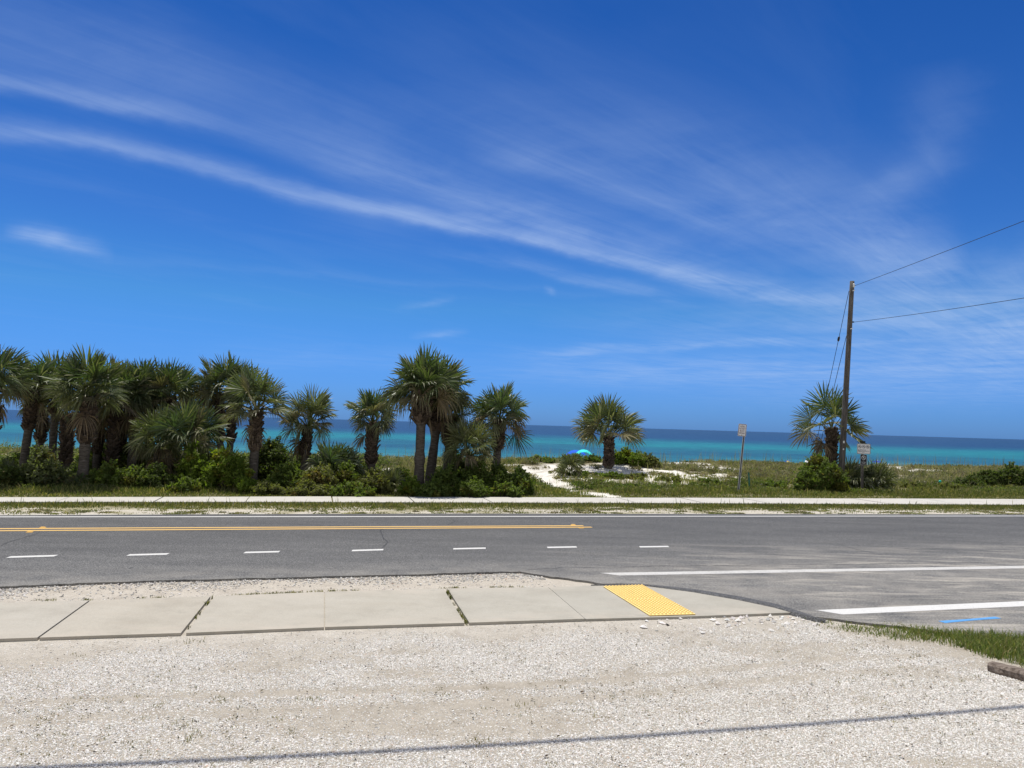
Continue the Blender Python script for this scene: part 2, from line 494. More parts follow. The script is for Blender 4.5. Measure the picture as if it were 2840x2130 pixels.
# ------------------------------------------------------------------ road and markings
def ext(p, q, L):
    d = (np.asarray(q) - np.asarray(p))[:2]; d = d / np.linalg.norm(d); return np.asarray(q)[:2] + d * L


RZ = .02
near_px = [(0, 1627), (110, 1622), (250, 1616), (430, 1610), (640, 1605), (900, 1598), (1200, 1591.5), (1330, 1587), (1442, 1585), (1510, 1596), (1620, 1610), (1672, 1619), (1781, 1619), (1925, 1640), (2050, 1661), (2150, 1680), (2219, 1695), (2245, 1709), (2295, 1714), (2400, 1727), (2520, 1739), (2620, 1754), (2700, 1762), (2840, 1774)]
near = [G(a, b, RZ)[:2] for a, b in near_px]
# a ragged edge: a little jitter between the traced points
rag = []
for a, b in zip(near[:-1], near[1:]):
    for k in range(5):
        f = k / 5; w = a * (1 - f) + b * f
        if 0 < k: w = w + (RNG.random(2) - .5) * .05
        rag.append(w)
rag.append(near[-1])
farL, farR = G(0, 1429, RZ)[:2], G(2840, 1426.5, RZ)[:2]
fd = E1
poly = [rag[0] - E1 * 400] + rag + [rag[-1] + np.array([9.0, -5.0]), rag[-1] + np.array([10, -70.0]), np.array([26.0, -70.0]), np.array([26.0, 14.0]), np.array([26, 14.0]) + E1 * 400]
fb = [G(a, b, RZ)[:2] for a, b in [(2840, 1426.5), (2300, 1426), (1300, 1424), (600, 1426), (0, 1429)]]
poly += [fb[0] + E1 * 400] + fb + [fb[-1] - E1 * 400]
mb = MB(); mb.prism(poly, -.14, RZ)
road = tag(mb.build('road', M['asphalt']), kind='structure')


def strip(name, mat, c0, c1, w, z=RZ + .004, slant=0.0, par=None, thick=0.002):
    c0 = np.asarray(c0)[:2]; c1 = np.asarray(c1)[:2]; d = c1 - c0; d = d / np.linalg.norm(d); n = np.array([-d[1], d[0]]) * w / 2
    p = [c0 - n - d * slant, c1 - n - d * slant, c1 + n + d * slant, c0 + n + d * slant]
    mb = MB(); mb.prism(p, z - thick - .0015, z); return mb.build(name, mat, par)


a, b = G(0, 1435), G(2840, 1434); strip('edge_line', M['white_paint'], a[:2] - E1 * 300, b[:2] + E1 * 300, .13, par=road)
yl = []
for y0, y1, x1 in ((1469.3, 1460.6, 1618), (1475.2, 1464.6, 1641)):
    a = G(0, y0); b = G(x1, y1); yl.append((a, b))
    strip('yellow_line', M['yellow_paint'], ext(b, a, 300), b, .115, par=road)
DASH = [(17, 1549, 161, 1545), (349, 1543, 472, 1540), (672, 1536, 781, 1533.5), (970, 1530.5, 1069, 1527.8), (1251, 1525.5, 1353, 1523.5), (1512, 1521.5, 1605, 1520), (1768, 1519.8, 1860, 1518.6)]
for q in DASH: strip('lane_dash', M['white_paint'], G(q[0] + 6, q[1]), G(q[2] - 6, q[3]), .15, slant=.02, par=road)
for k in (1, 2, 3):
    a = G(17, 1549)[:2] - E1 * 1.79 * k; strip('lane_dash', M['white_paint'], a, a + E1 * .74, .15, slant=.02, par=road)
strip('crosswalk_line', M['sand_paint'], G(1690, 1596.5), ext(G(1690, 1596.5), G(2840, 1576), 12), .23, slant=-.12, par=road)
a, b = G(2300, 1703), G(2840, 1678.5); strip('crosswalk_line', M['white_paint'], a, ext(a, b, 8), .27, slant=-.1, par=road)
mb = MB()
for (p, q, w0, w1) in (((2612, 1730), (2680, 1724.5), .05, .035), ((2680, 1724.5), (2768, 1717.5), .035, .045)):
    p = G(*p)[:2]; q = G(*q)[:2]; d = (q - p) / np.linalg.norm(q - p); n = np.array([-d[1], d[0]])
    mb.prism([p - n * w0, q - n * w1, q + n * w1, p + n * w0], RZ, RZ + .004)
mb.build('blue_survey_mark', M['blue_paint'], road)
# cracks in the asphalt
CRACKS = [[(0, 1517), (25, 1506), (60, 1496), (85, 1489), (110, 1480)], [(1058, 1526), (1075, 1507), (1066, 1498), (1060, 1484), (1052, 1476), (1064, 1468)], [(1240, 1458), (1262, 1449), (1255, 1443)],
          [(2320, 1512), (2380, 1527), (2450, 1543)], [(1460, 1584), (1560, 1578), (1700, 1577), (1850, 1573), (2050, 1571), (2300, 1569), (2500, 1566), (2840, 1561)], [(360, 1580), (372, 1577)], [(1020, 1446), (1165, 1441)]]
for cr in CRACKS:
    mb = MB(); pts = [G(*p)[:2] for p in cr]; fine = []
    for p, q in zip(pts[:-1], pts[1:]):
        m = max(2, int(np.linalg.norm(q - p) / .12))
        for i in range(m): fine.append(p + (q - p) * i / m + (RNG.random(2) - .5) * .035)
    fine.append(pts[-1])
    for p, q in zip(fine[:-1], fine[1:]):
        d = (q - p) / (np.linalg.norm(q - p) + 1e-9); n = np.array([-d[1], d[0]]) * (.003 + .006 * RNG.random())
        mb.add([[*(p - n), RZ + .003], [*(q - n), RZ + .003], [*(q + n), RZ + .003], [*(p + n), RZ + .003]], quads=[[0, 1, 2, 3]])
    mb.build('crack', M['cable'], road)
# raised amber reflectors
RPM = [((82, 1479), 'amber pavement reflector left of the pair on the double yellow line, nearer lane'), ((118, 1467), 'amber pavement reflector on the far yellow line by the dark crack'),
       ((1612, 1467), 'amber pavement reflector on the near side of the yellow line ends'), ((1590, 1459), 'amber pavement reflector on the far side of the yellow line ends')]
for (px, lab) in RPM:
    p = G(*px); a = TH; Rm = np.array([[math.cos(a), -math.sin(a), 0], [math.sin(a), math.cos(a), 0], [0, 0, 1]])
    mb = MB(); mb.box((p[0], p[1], RZ + .013), (.11, .1, .022), Rm, taper=.6)
    o = mb.build('pavement_reflector', M['amber'], origin=(p[0], p[1], RZ + .002)); tag(o, lab, 'road reflector', 'amber reflectors on the yellow lines')

# dark asphalt lip round the end of the near sidewalk
lip = [(1640, 1618, .06), (1781, 1617, .12), (1860, 1626, .17), (1925, 1634, .2), (2050, 1655, .22), (2150, 1676, .22), (2232, 1700, .17), (2262, 1709, .1), (2290, 1714, .04)]
mb = MB(); rows = []
for (px, py, w) in lip:
    p = G(px, py, .05); nrm = np.array([.45, .89]) * w * .62
    for f, z in ((-.9, -.02), (-.55, .026), (-.1, .036), (.5, .03), (1.2, RZ + .002)):
        j = (RNG.random() - .5) * .012
        rows.append([p[0] + nrm[0] * f, p[1] + nrm[1] * f + j, z + j * .5])
q = [[k * 5 + i, (k + 1) * 5 + i, (k + 1) * 5 + i + 1, k * 5 + i + 1] for k in range(len(lip) - 1) for i in range(4)]
mb.add(rows, quads=q); tag(mb.build('kerb_lip', M['berm'], smooth=True), kind='structure')

# ------------------------------------------------------------------ sidewalks
SWZ = .022
JB = [(250, 1665), (590, 1653), (900, 1641), (1235, 1632), (1520, 1628)]
JF = [(107, 1768), (509, 1755), (900, 1739), (1295, 1727), (1623, 1716)]
GAP = [.01, .028, .006, .03, .005]
B = [G(a, b, SWZ)[:2] for a, b in JB]; F = [G(a, b, SWZ)[:2] for a, b in JF]
sdir = E1
mb = MB()


def slab(poly, tint): mb.prism(poly, -.08, SWZ + random.uniform(-.003, .003), col=np.array(tint))


tints = [(1.0, .958, .9), (1.0, .958, .9), (1, .965, .915), (.985, .955, .905), (.96, .94, .9), (.93, .915, .88)]
slab([F[0] - sdir * .012, B[0] - sdir * .012, B[0] - sdir * 1.75, F[0] - sdir * 1.75], (1.0, .97, .93))
for k in range(1, 12): slab([F[0] - sdir * (.02 + 1.75 * k), B[0] - sdir * (.02 + 1.75 * k), B[0] - sdir * 1.75 * (k + 1), F[0] - sdir * 1.75 * (k + 1)], (1.0, .97, .93))
for i in range(4): slab([F[i] + sdir * GAP[i], F[i + 1] - sdir * GAP[i + 1], B[i + 1] - sdir * GAP[i + 1], B[i] + sdir * GAP[i]], tints[i + 1])
tail = [F[4] + sdir * .005] + [G(a, b, SWZ)[:2] for a, b in [(1932, 1708), (2217, 1697), (2150, 1682), (2050, 1663), (1925, 1642), (1783, 1621), (1676, 1622)]] + [B[4] + sdir * .005]
slab(tail, tints[5])
tag(mb.build('near_sidewalk', M['concrete']), kind='structure')

mb = MB(); fz = .04
fF = [G(a, b, fz)[:2] for a, b in [(0, 1391.5), (900, 1392), (1800, 1394.6), (2840, 1399.6)]]
fBk = [G(a, b, fz)[:2] for a, b in [(0, 1379), (900, 1377), (1800, 1380), (2840, 1384)]]


def along(poly, s):     # point of a polyline at along-road coordinate s
    S = [p @ E1 for p in poly]; T = [p @ E2 for p in poly]
    return np.array(xy(s, np.interp(s, S, T)))


s0 = -30.0
while s0 < 60:
    L = 2.35
    a, b = s0 + random.choice([.008, .02, .03]), s0 + L - .012
    mb.prism([along(fF, a), along(fF, b), along(fBk, b), along(fBk, a)], -.12, fz + random.uniform(-.004, .004))
    s0 += L
tag(mb.build('far_sidewalk', M['pale_concrete']), kind='structure')
mb = MB(); p = G(1802, 1360, .03)
mb.prism([p[:2] + E1 * a + E2 * b for a, b in ((-.35, -.25), (.33, -.3), (.38, .25), (-.3, .3))], -.05, .075)
tag(mb.build('concrete_cover', M['pale_concrete']), 'small pale concrete slab lying flat in the grass behind the far sidewalk', 'slab')

# tactile panels
TP = [G(a, b, SWZ + .01) for a, b in [(1671.5, 1625), (1781, 1621.5), (1929, 1703), (1802, 1706.5)]]   # LB RB RF LF


def bil(u, v): return ((TP[3] * (1 - u) + TP[2] * u) * (1 - v) + (TP[0] * (1 - u) + TP[1] * u) * v)


for (v0, v1, lab) in ((0, .488, 'yellow tactile warning panel with raised dots, the half nearer the gravel'), (.497, .985, 'yellow tactile warning panel with raised dots, the half nearer the road')):
    mb = MB(); mb.prism([bil(0, v0), bil(1, v0), bil(1, v1), bil(0, v1)], SWZ + .002, SWZ + .012)
    for i in range(12):
        for j in range(13):
            p = bil((i + .6) / 12.2, v0 + (v1 - v0) * (j + .6) / 13.2)
            a = np.arange(8) * TAU / 8
            r0 = np.c_[p[0] + .021 * np.cos(a), p[1] + .021 * np.sin(a), np.full(8, SWZ + .0122)]
            r1 = np.c_[p[0] + .013 * np.cos(a), p[1] + .013 * np.sin(a), np.full(8, SWZ + .028)]
            mb.add(np.r_[r0, r1], quads=[[k, (k + 1) % 8, 8 + (k + 1) % 8, 8 + k] for k in range(8)], ngons=[[8 + k for k in range(8)]])
    c = bil(.5, (v0 + v1) / 2)
    tag(mb.build('tactile_panel', M['tactile'], origin=(c[0], c[1], SWZ)), lab, 'tactile panel', 'yellow tactile panels')

# ------------------------------------------------------------------ gravel
OV = np.array([[1, 0, 0], [0, 1, 0], [-1, 0, 0], [0, -1, 0], [0, 0, 1], [0, 0, -1.0]])
OT = np.array([[0, 1, 4], [1, 2, 4], [2, 3, 4], [3, 0, 4], [1, 0, 5], [2, 1, 5], [3, 2, 5], [0, 3, 5]])


def stones(x, y, z, size, cols, flat=.72, name='gravel'):
    n = len(x)
    v = OV[None] * (1 + .5 * (RNG.random((n, 6, 3)) - .5)) + .35 * (RNG.random((n, 6, 3)) - .5)
    v = v * size[:, None, None] * (.7 + .6 * RNG.random((n, 1, 3)))
    v[..., 2] *= flat
    a = RNG.random(n) * TAU; ca_, sa_ = np.cos(a)[:, None], np.sin(a)[:, None]
    tl = (RNG.random((n, 2)) - .5) * .8
    X = v[..., 0] * ca_ - v[..., 1] * sa_; Y = v[..., 0] * sa_ + v[..., 1] * ca_
    Z = v[..., 2] + X * tl[:, :1] * .5 + Y * tl[:, 1:] * .5
    V = np.stack([X + x[:, None], Y + y[:, None], Z + z[:, None]], -1).reshape(-1, 3)
    T = (OT[None] + 6 * np.arange(n)[:, None, None]).reshape(-1, 3)
    mb = MB(); mb.add(V, tris=T, col=np.repeat(cols, 6, axis=0))
    return tag(mb.build(name, M['stone']), kind='stuff')


def inpoly(x, y, poly):
    poly = np.asarray(poly); r = np.zeros(len(x), bool); j = len(poly) - 1
    for i in range(len(poly)):
        xi, yi = poly[i][:2]; xj, yj = poly[j][:2]
        c = ((yi > y) != (yj > y)) & (x < (xj - xi) * (y - yi) / (yj - yi + 1e-12) + xi)
        r ^= c; j = i
    return r


def stonecols(n, white=.6):
    b = .64 + .26 * RNG.random(n)
    c = np.c_[b * (1.0 + .02 * RNG.standard_normal(n)), b * .97, b * (.895 + .05 * RNG.random(n))]
    k = RNG.random(n)
    c[k < .12] *= .62
    c[k < .018] = np.array([.05, .045, .045]) * (.6 + RNG.random((np.sum(k < .018), 1)))
    c[k > .99] *= np.array([.85, .66, .56])
    return c


n = 1250000
x = RNG.uniform(-6.5, 9.5, n); y = RNG.uniform(3.0, 10.2, n)
s, t = st(x, y)
tf = np.interp(x, [p[0] for p in F] + [G(2217, 1697)[0], G(2840, 1835)[0]], [(p @ E2) for p in F] + [st(*G(2217, 1697)[:2])[1], st(*G(2840, 1835)[:2])[1]])
d = tf - t                                             # distance in front of the sidewalk
nn = fbm(x * 1.1, y * 1.1, 21); n3 = fbm(x * 3, y * 3, 31)
dens = sstep(.35, 1.05, d + (nn - .5) * 1.1) * (.72 + .5 * (n3 - .5)) + .05 * (d > .02)
for tpx, wdt, amt in (((1400, 1887), .11, .95), ((1400, 1930), .09, .7), ((700, 1978), .12, .55), ((1400, 1990), .1, .35)):
    tc_ = st(*G(*tpx)[:2])[1]
    dens *= 1 - amt * np.exp(-((t - tc_ + .12 * np.sin(s * .8)) / wdt) ** 2) * (.4 + nn)
dens *= 1 - .72 * sstep(.58, .7, fbm(x * .9 + 5, y * 1.4, 77)) 
keep = (RNG.random(n) < dens) & (np.abs(x) < .72 * y + .5) & (d > .01)
x, y = x[keep], y[keep]
sz = .0038 + .0052 * RNG.random(len(x)) ** 2.2
print('gravel', len(x))
stones(x, y, hgt(x, y) + sz * .25, sz, stonecols(len(x)), name='gravel')
# gravel shoulder between sidewalk and road
n = 60000
s = RNG.uniform(-9, 3.6, n); t = RNG.uniform(10.6, 12.9, n); x, y = xy(s, t)
lo = np.interp(x, [p[0] for p in B] + [1.5], [p @ E2 for p in B] + [st(*G(1676, 1622)[:2])[1]])
hi = np.interp(x, [p[0] for p in near[:12]], [p @ E2 for p in near[:12]])
f = (t - lo) / np.maximum(hi - lo, .05)
keep = (f > .02) & (f < 1.08) & (RNG.random(n) < .06 + .6 * sstep(.45, .95, f + (fbm(x * 1.5, y * 1.5, 4) - .5) * .8))
x, y, f = x[keep], y[keep], f[keep]
sz = .007 + .013 * RNG.random(len(x)) ** 2
cc = stonecols(len(x)) * np.where(RNG.random(len(x)) < .5 * f, .5, .88)[:, None] * np.array([.95, .94, .93])
stones(x, y, hgt(x, y) + .0 + sz * .3, sz, cc, name='shoulder_gravel')
# loose larger stones by the end of the sidewalk
n = 420; pxs = np.c_[RNG.uniform(1780, 2330, n), RNG.uniform(1708, 1760, n)]
pts = np.array([G(a, b, 0) for a, b in pxs])
tfr = np.interp(pts[:, 0], [F[4][0], G(2217, 1697)[0], G(2400, 1727)[0]], [F[4] @ E2, st(*G(2217, 1697)[:2])[1], st(*G(2400, 1727)[:2])[1]])
ok = (tfr - st(pts[:, 0], pts[:, 1])[1] > .04) & (RNG.random(n) < np.exp(-((pxs[:, 0] - 2080) / 190) ** 2) * np.exp(-(pxs[:, 1] - 1708) / 26))
pts = pts[ok]; sz = .014 + .03 * RNG.random(len(pts)) ** 2.5
stones(pts[:, 0], pts[:, 1], hgt(pts[:, 0], pts[:, 1]) + sz * .3, sz, stonecols(len(pts)) * 1.02, name='loose_stones')
# dark leaf litter
n = 11000; x = RNG.uniform(-6, 9, n); y = RNG.uniform(3.2, 9.7, n); s, t = st(x, y)
keep = (t < 9.1) & (np.abs(x) < .72 * y + .4) & (RNG.random(n) < .25 + .8 * sstep(.45, .7, fbm(x, y, 91)))
x, y = x[keep], y[keep]; n = len(x)
L = .006 + .018 * RNG.random(n) ** 2.2; a = RNG.random(n) * TAU; w = L * (.15 + .3 * RNG.random(n))
ux, uy = np.cos(a) * L, np.sin(a) * L; vx, vy = -np.sin(a) * w, np.cos(a) * w; z = hgt(x, y) + .014
V = np.stack([np.c_[x - ux, y - uy, z], np.c_[x + vx, y + vy, z + .006], np.c_[x + ux, y + uy, z + .004], np.c_[x - vx, y - vy, z + .004]], 1).reshape(-1, 3)
mb = MB(); mb.add(V, quads=np.arange(4 * n).reshape(-1, 4), col=np.repeat(np.c_[.05 + .05 * RNG.random(n), .04 + .035 * RNG.random(n), .02 + .02 * RNG.random(n)], 4, 0))
tag(mb.build('leaf_litter', M['leaf']), kind='stuff')


# ------------------------------------------------------------------ grass
def blades(x, y, h, w, cols, lean=.5, z=None):
    n = len(x); z = hgt(x, y) if z is None else z
    a = RNG.random(n) * TAU; ux, uy = np.cos(a), np.sin(a)
    b = RNG.random(n) * TAU; l = lean * h * RNG.random(n)
    lx, ly = np.cos(b) * l, np.sin(b) * l
    hw = w / 2
    V = np.stack([np.c_[x - ux * hw, y - uy * hw, z - .01], np.c_[x + ux * hw, y + uy * hw, z - .01],
                  np.c_[x + lx * .35 + ux * hw * .8, y + ly * .35 + uy * hw * .8, z + h * .6], np.c_[x + lx * .35 - ux * hw * .8, y + ly * .35 - uy * hw * .8, z + h * .6],
                  np.c_[x + lx, y + ly, z + h]], 1).reshape(-1, 3)
    k = 5 * np.arange(n)[:, None]
    return V, np.array([[3, 2, 4]]) + k, np.array([[0, 1, 2, 3]]) + k, np.repeat(cols, 5, 0)


def gcols(n, a, b, dry=.2, dryc=(.32, .27, .13)):
    f = RNG.random((n, 1)); c = np.array(a) * (1 - f) + np.array(b) * f
    k = RNG.random(n) < dry; c[k] = np.array(dryc) * (.6 + .7 * RNG.random((k.sum(), 1))); return c


def view_ok(x, y, pad=1.5): return np.abs(x) < .69 * y + pad


def fars(fpoly, s): return np.interp(s, [p @ E1 for p in fpoly], [p @ E2 for p in fpoly])


# strip between road and far sidewalk
n = 150000
s = RNG.uniform(-18, 42, n); t = RNG.uniform(19.6, 23.4, n); x, y = xy(s, t)
t0 = fars(fb[::-1], s); t1 = fars(fF, s); f = (t - t0) / (t1 - t0)
g = fbm(x * 1.3, y * 2.5, 41); g2 = fbm(x * .4, y * .6, 43)
dens = sstep(.36, .6, f + (g - .5) * .75 + (g2 - .5) * .5) + .6 * sstep(.48, .6, fbm(x * 2.2, y * 5, 45)) * sstep(.06, .2, f)
keep = (RNG.random(n) < dens) & (f > .05) & (f < .985) & view_ok(x, y)
x, y, f, g = x[keep], y[keep], f[keep], g[keep]; n = len(x)
h = (.025 + .05 * RNG.random(n)) * (.5 + 1.0 * sstep(.4, .95, f)); h *= np.where(RNG.random(n) < .012, 2.6, 1)
mb = MB(); V, T, Q, C = blades(x, y, h, .012 + .012 * RNG.random(n), gcols(n, (.1, .125, .045), (.19, .2, .085), .35)); mb.add(V, T, Q, C)
print('verge', n)
tag(mb.build('verge_grass', M['grass']), kind='stuff')
# behind the far sidewalk
n = 330000
s = RNG.uniform(-20, 48, n); t = RNG.uniform(23.8, 31.5, n); x, y = xy(s, t)
t1 = fars(fBk, s); d = t - t1
g = fbm(x * .9, y * .9, 51); pd = path_dist(x, y)
right = sstep(4, 9, s)
dens = sstep(0, .25, d) * (.55 + .6 * (g - .3)) * sstep(.2, .85, pd + (g - .5) * 1.4) * (1 - .55 * sstep(.6, .7, fbm(x * .6, y * 1.2, 53)) * (d < 1.6) * right)
dens *= (1 - .8 * sstep(1.8, 3.6, d))
keep = (RNG.random(n) < dens) & (d > .03) & view_ok(x, y)
x, y, d, g = x[keep], y[keep], d[keep], g[keep]; n = len(x)
h = (.035 + .06 * RNG.random(n)) * (.6 + 1.5 * sstep(.5, 2.4, d)) * (.5 + 1.0 * g); h *= np.where(RNG.random(n) < .02, 2, 1)
cc = gcols(n, (.095, .125, .035), (.19, .2, .075), .28); cc *= (.75 + .6 * fbm(x * .5, y * .5, 57))[:, None]
mb = MB(); V, T, Q, C = blades(x, y, h, .014 + .016 * RNG.random(n), cc, .8); mb.add(V, T, Q, C)
print('lawn', n)
tag(mb.build('roadside_grass', M['grass']), kind='stuff')
# dune grass and sea oats
n = 200000
ncl = 4200; cs_, ct_ = RNG.uniform(-24, 62, ncl), RNG.uniform(28.5, 46, ncl); ci = RNG.integers(0, ncl, n); cg = RNG.random(ncl)
s = np.where(RNG.random(n) < .7, cs_[ci] + .16 * RNG.standard_normal(n), RNG.uniform(-24, 62, n)); t = np.where(s == s, np.where(np.abs(s - cs_[ci]) < .7, ct_[ci] + .16 * RNG.standard_normal(n), RNG.uniform(28.5, 46, n)), 0); x, y = xy(s, t)
g = fbm(x * .5, y * .5, 61); n2 = fbm(x * .35, y * .35, 9); pd = path_dist(x, y)
dp = np.hypot((st(x, y)[0] - (DUNEPALM @ E1) - .6) / 5.2, (t - (DUNEPALM @ E2) + 1.3) / 3.4)
dens = (.3 + 1.1 * sstep(.35, .65, g)) * (1 - .88 * sstep(.55, .64, n2)) * sstep(.4, 1.1, pd) * sstep(28.5, 30.5, t) * (.12 + .88 * sstep(.8, 1.15, dp + (g - .5) * .8))
keep = (RNG.random(n) < dens * .75) & view_ok(x, y)
x, y, t, g, cgi = x[keep], y[keep], t[keep], g[keep], cg[ci][keep]; n = len(x)
h = (.08 + .22 * RNG.random(n)) * (.4 + 1.3 * cgi) * (1 - .3 * sstep(36, 44, t))
cc = gcols(n, (.15, .16, .075), (.28, .25, .15), .5, (.27, .225, .17)); cc *= (.55 + .5 * cgi + .4 * fbm(x * .7, y * .7, 67))[:, None]
mb = MB(); V, T, Q, C = blades(x, y, h, .014 + .018 * RNG.random(n), cc, .9); mb.add(V, T, Q, C)
# sea oat stalks
n = 900; s = RNG.uniform(-24, 60, n); t = RNG.uniform(38, 45.5, n); x, y = xy(s, t); keep = view_ok(x, y) & (path_dist(x, y) > 1); x, y = x[keep], y[keep]; n = len(x)
V, T, Q, C = blades(x, y, .55 + .5 * RNG.random(n), np.full(n, .02), gcols(n, (.2, .17, .08), (.3, .25, .12), .5), .25); mb.add(V, T, Q, C)
tag(mb.build('dune_grass', M['grass']), kind='stuff')
# grass at the right of the gravel lot
GP = [G(a, b)[:2] for a, b in [(2225, 1712), (2300, 1716), (2400, 1729), (2520, 1741), (2640, 1758), (2760, 1768), (2900, 1782), (3000, 1850), (2900, 1868), (2840, 1842), (2745, 1822), (2690, 1800), (2600, 1780), (2480, 1768), (2360, 1752), (2270, 1735)]]
n = 90000; x = RNG.uniform(3.4, 8.6, n); y = RNG.uniform(7.2, 10.6, n)
ip = inpoly(x + (RNG.random(n) - .5) * .25, y + (RNG.random(n) - .5) * .2, GP)
u = sstep(4.3, 6.2, x); g = fbm(x * 2.5, y * 2.5, 71)
keep = ip & (RNG.random(n) < .1 + .4 * sstep(.45, .6, g) + .9 * u * (.35 + g))
x, y, u = x[keep], y[keep], u[keep]; n = len(x)
h = (.02 + .04 * RNG.random(n)) * (.7 + 1.9 * u)
mb = MB(); V, T, Q, C = blades(x, y, h, .005 + .006 * RNG.random(n), gcols(n, (.1, .138, .04), (.22, .25, .095), .22), 1.1); mb.add(V, T, Q, C)
tag(mb.build('corner_grass', M['grass']), kind='stuff')
# weeds: tufts in joints, along slab edges and in the gravel
mb = MB()


def tuft(c, nb, r, h, z=None, a=(.06, .08, .02), b=(.14, .14, .06)):
    x = c[0] + RNG.standard_normal(nb) * r; y = c[1] + RNG.standard_normal(nb) * r
    V, T, Q, C = blades(x, y, h * (.4 + .8 * RNG.random(nb)), np.full(nb, .006), gcols(nb, a, b, .35), 1.3, None if z is None else np.full(nb, z)); mb.add(V, T, Q, C)


for i, dn in ((1, 7), (3, 26)):
    for k in range(dn):
        f = RNG.random(); p = B[i] * (1 - f) + F[i] * f
        if (i == 3 and .3 < f < .75 and RNG.random() < .7): continue
        tuft(p, 12, .012, .05, .0)
for (x0, x1, m) in ((640, 1000, 46), (1220, 1290, 12), (1360, 1450, 12), (95, 160, 5), (230, 260, 4), (385, 460, 8)):
    for k in range(m):
        q = RNG.uniform(x0, x1); yb = np.interp(q, [a for a, b in JB], [b for a, b in JB]); tuft(G(q, yb - 2, 0), 12, .025, .03)
for k in range(420):
    q = G(RNG.uniform(0, 2840), RNG.uniform(1790, 2120))
    if fbm(np.array([q[0]]), np.array([q[1]]), 91)[0] > .45: tuft(q, 8, .022, .018, a=(.1, .1, .04), b=(.2, .17, .08))
for c in ((1450, 1955), (500, 2010), (540, 2035), (860, 1940), (610, 1940), (540, 1775), (1340, 2050)): tuft(G(*c), 30, .06, .03, a=(.1, .1, .03), b=(.2, .17, .07))
tag(mb.build('weeds', M['grass']), kind='stuff')


# ------------------------------------------------------------------ palms
def unit(v): return v / (np.linalg.norm(v) + 1e-12)


def frond(mb, hub0, az, el, lp, lb, green, dead=0.0, N=30, A=2.0, droop=.5, roll=None, pet=True):
    def dirv(e): return np.array([math.cos(e) * math.cos(az), math.cos(e) * math.sin(az), math.sin(e)])
    e2 = el - random.uniform(.1, .3) - .3 * max(0, 1 - abs(el - .1) / 1.2)
    d0 = dirv(el); a = dirv(max(e2, -1.5))
    hub = hub0 + d0 * lp * .6 + unit(d0 + a) * lp * .4
    side = unit(np.cross(a, np.array([0, 0, 1.0]) if abs(a[2]) < .98 else np.array([1.0, 0, 0])))
    nrm = np.cross(side, a)
    rl = random.uniform(-1.35, 1.35) if roll is None else roll
    b = side * math.cos(rl) + nrm * math.sin(rl); nr = np.cross(b, a)
    al = np.linspace(-A, A, N) + RNG.standard_normal(N) * .02
    da = 2 * A / (N - 1)
    L = lb * (.8 + .2 * np.cos(al * .75)) * (.92 + .16 * RNG.random(N))
    dirs = np.cos(al)[:, None] * a + np.sin(al)[:, None] * b + (.2 * np.abs(np.sin(al)))[:, None] * nr
    dirs /= np.linalg.norm(dirs, axis=1)[:, None]
    cs = -np.sin(al)[:, None] * a + np.cos(al)[:, None] * b
    tau = np.where(np.arange(N) % 2 == 0, .75, -.75) + RNG.standard_normal(N) * .15
    sd = cs * np.cos(tau)[:, None] + nr * np.sin(tau)[:, None]
    ts = np.array([0, .28, .52, .78, 1.0])
    w1 = L * np.tan(da / 2) * 1.08
    ws = np.stack([w1 * .04, w1 * .28, w1 * .42, w1 * .27, w1 * .03], 1)
    dr = droop * (.3 + 1.1 * RNG.random(N))
    pts = hub + dirs[:, None, :] * (L[:, None] * ts)[..., None]
    bend = (L * dr)[:, None] * np.clip(ts - .38, 0, 1) ** 2 * 1.3
    pts[..., 2] -= bend
    pts = pts - dirs[:, None, :] * (bend * .35)[..., None]
    V = np.stack([pts - sd[:, None] * ws[..., None], pts + sd[:, None] * ws[..., None]], 2).reshape(-1, 3)   # N,5,2
    q = []
    base = np.arange(N)[:, None] * 10
    Q = np.concatenate([np.array([[2 * k, 2 * k + 1, 2 * k + 3, 2 * k + 2]]) + base for k in range(4)])
    col = np.tile(np.array(green), (N, 5, 2, 1)).reshape(N, 5, 2, 3) * (.75 + .5 * RNG.random((N, 1, 1, 1)))
    pale = (RNG.random((N, 1, 1, 1)) < .22) * RNG.random((N, 1, 1, 1)); col = col * (1 - pale) + np.array([.26, .26, .15]) * pale  # random leaflets paled: highlights put into the leaf colour
    tipc = np.array([.24, .21, .11])
    tf_ = np.array([0, 0, .05, .2, .55])[None, :, None, None] * RNG.random((N, 1, 1, 1))
    col = col * (1 - tf_) + tipc * tf_
    if dead:
        dc = np.array([.24, .175, .11]) * (.55 + .6 * RNG.random((N, 1, 1, 1))); col = col * (1 - dead) + dc * dead
    mb.add(V, quads=Q, col=col.reshape(-1, 3))
    if pet:
        p1 = hub0 + d0 * lp * .5
        c0 = np.array([.12, .14, .04]) * (1 - dead) + np.array([.2, .15, .1]) * dead
        mb.tube([hub0, p1, hub, hub + a * lb * .3], [.022, .016, .012, .004], 4, col=c0, cap=False)


GREENS = [(.064, .1, .033), (.075, .11, .037), (.092, .12, .048), (.066, .104, .042), (.108, .128, .056)]


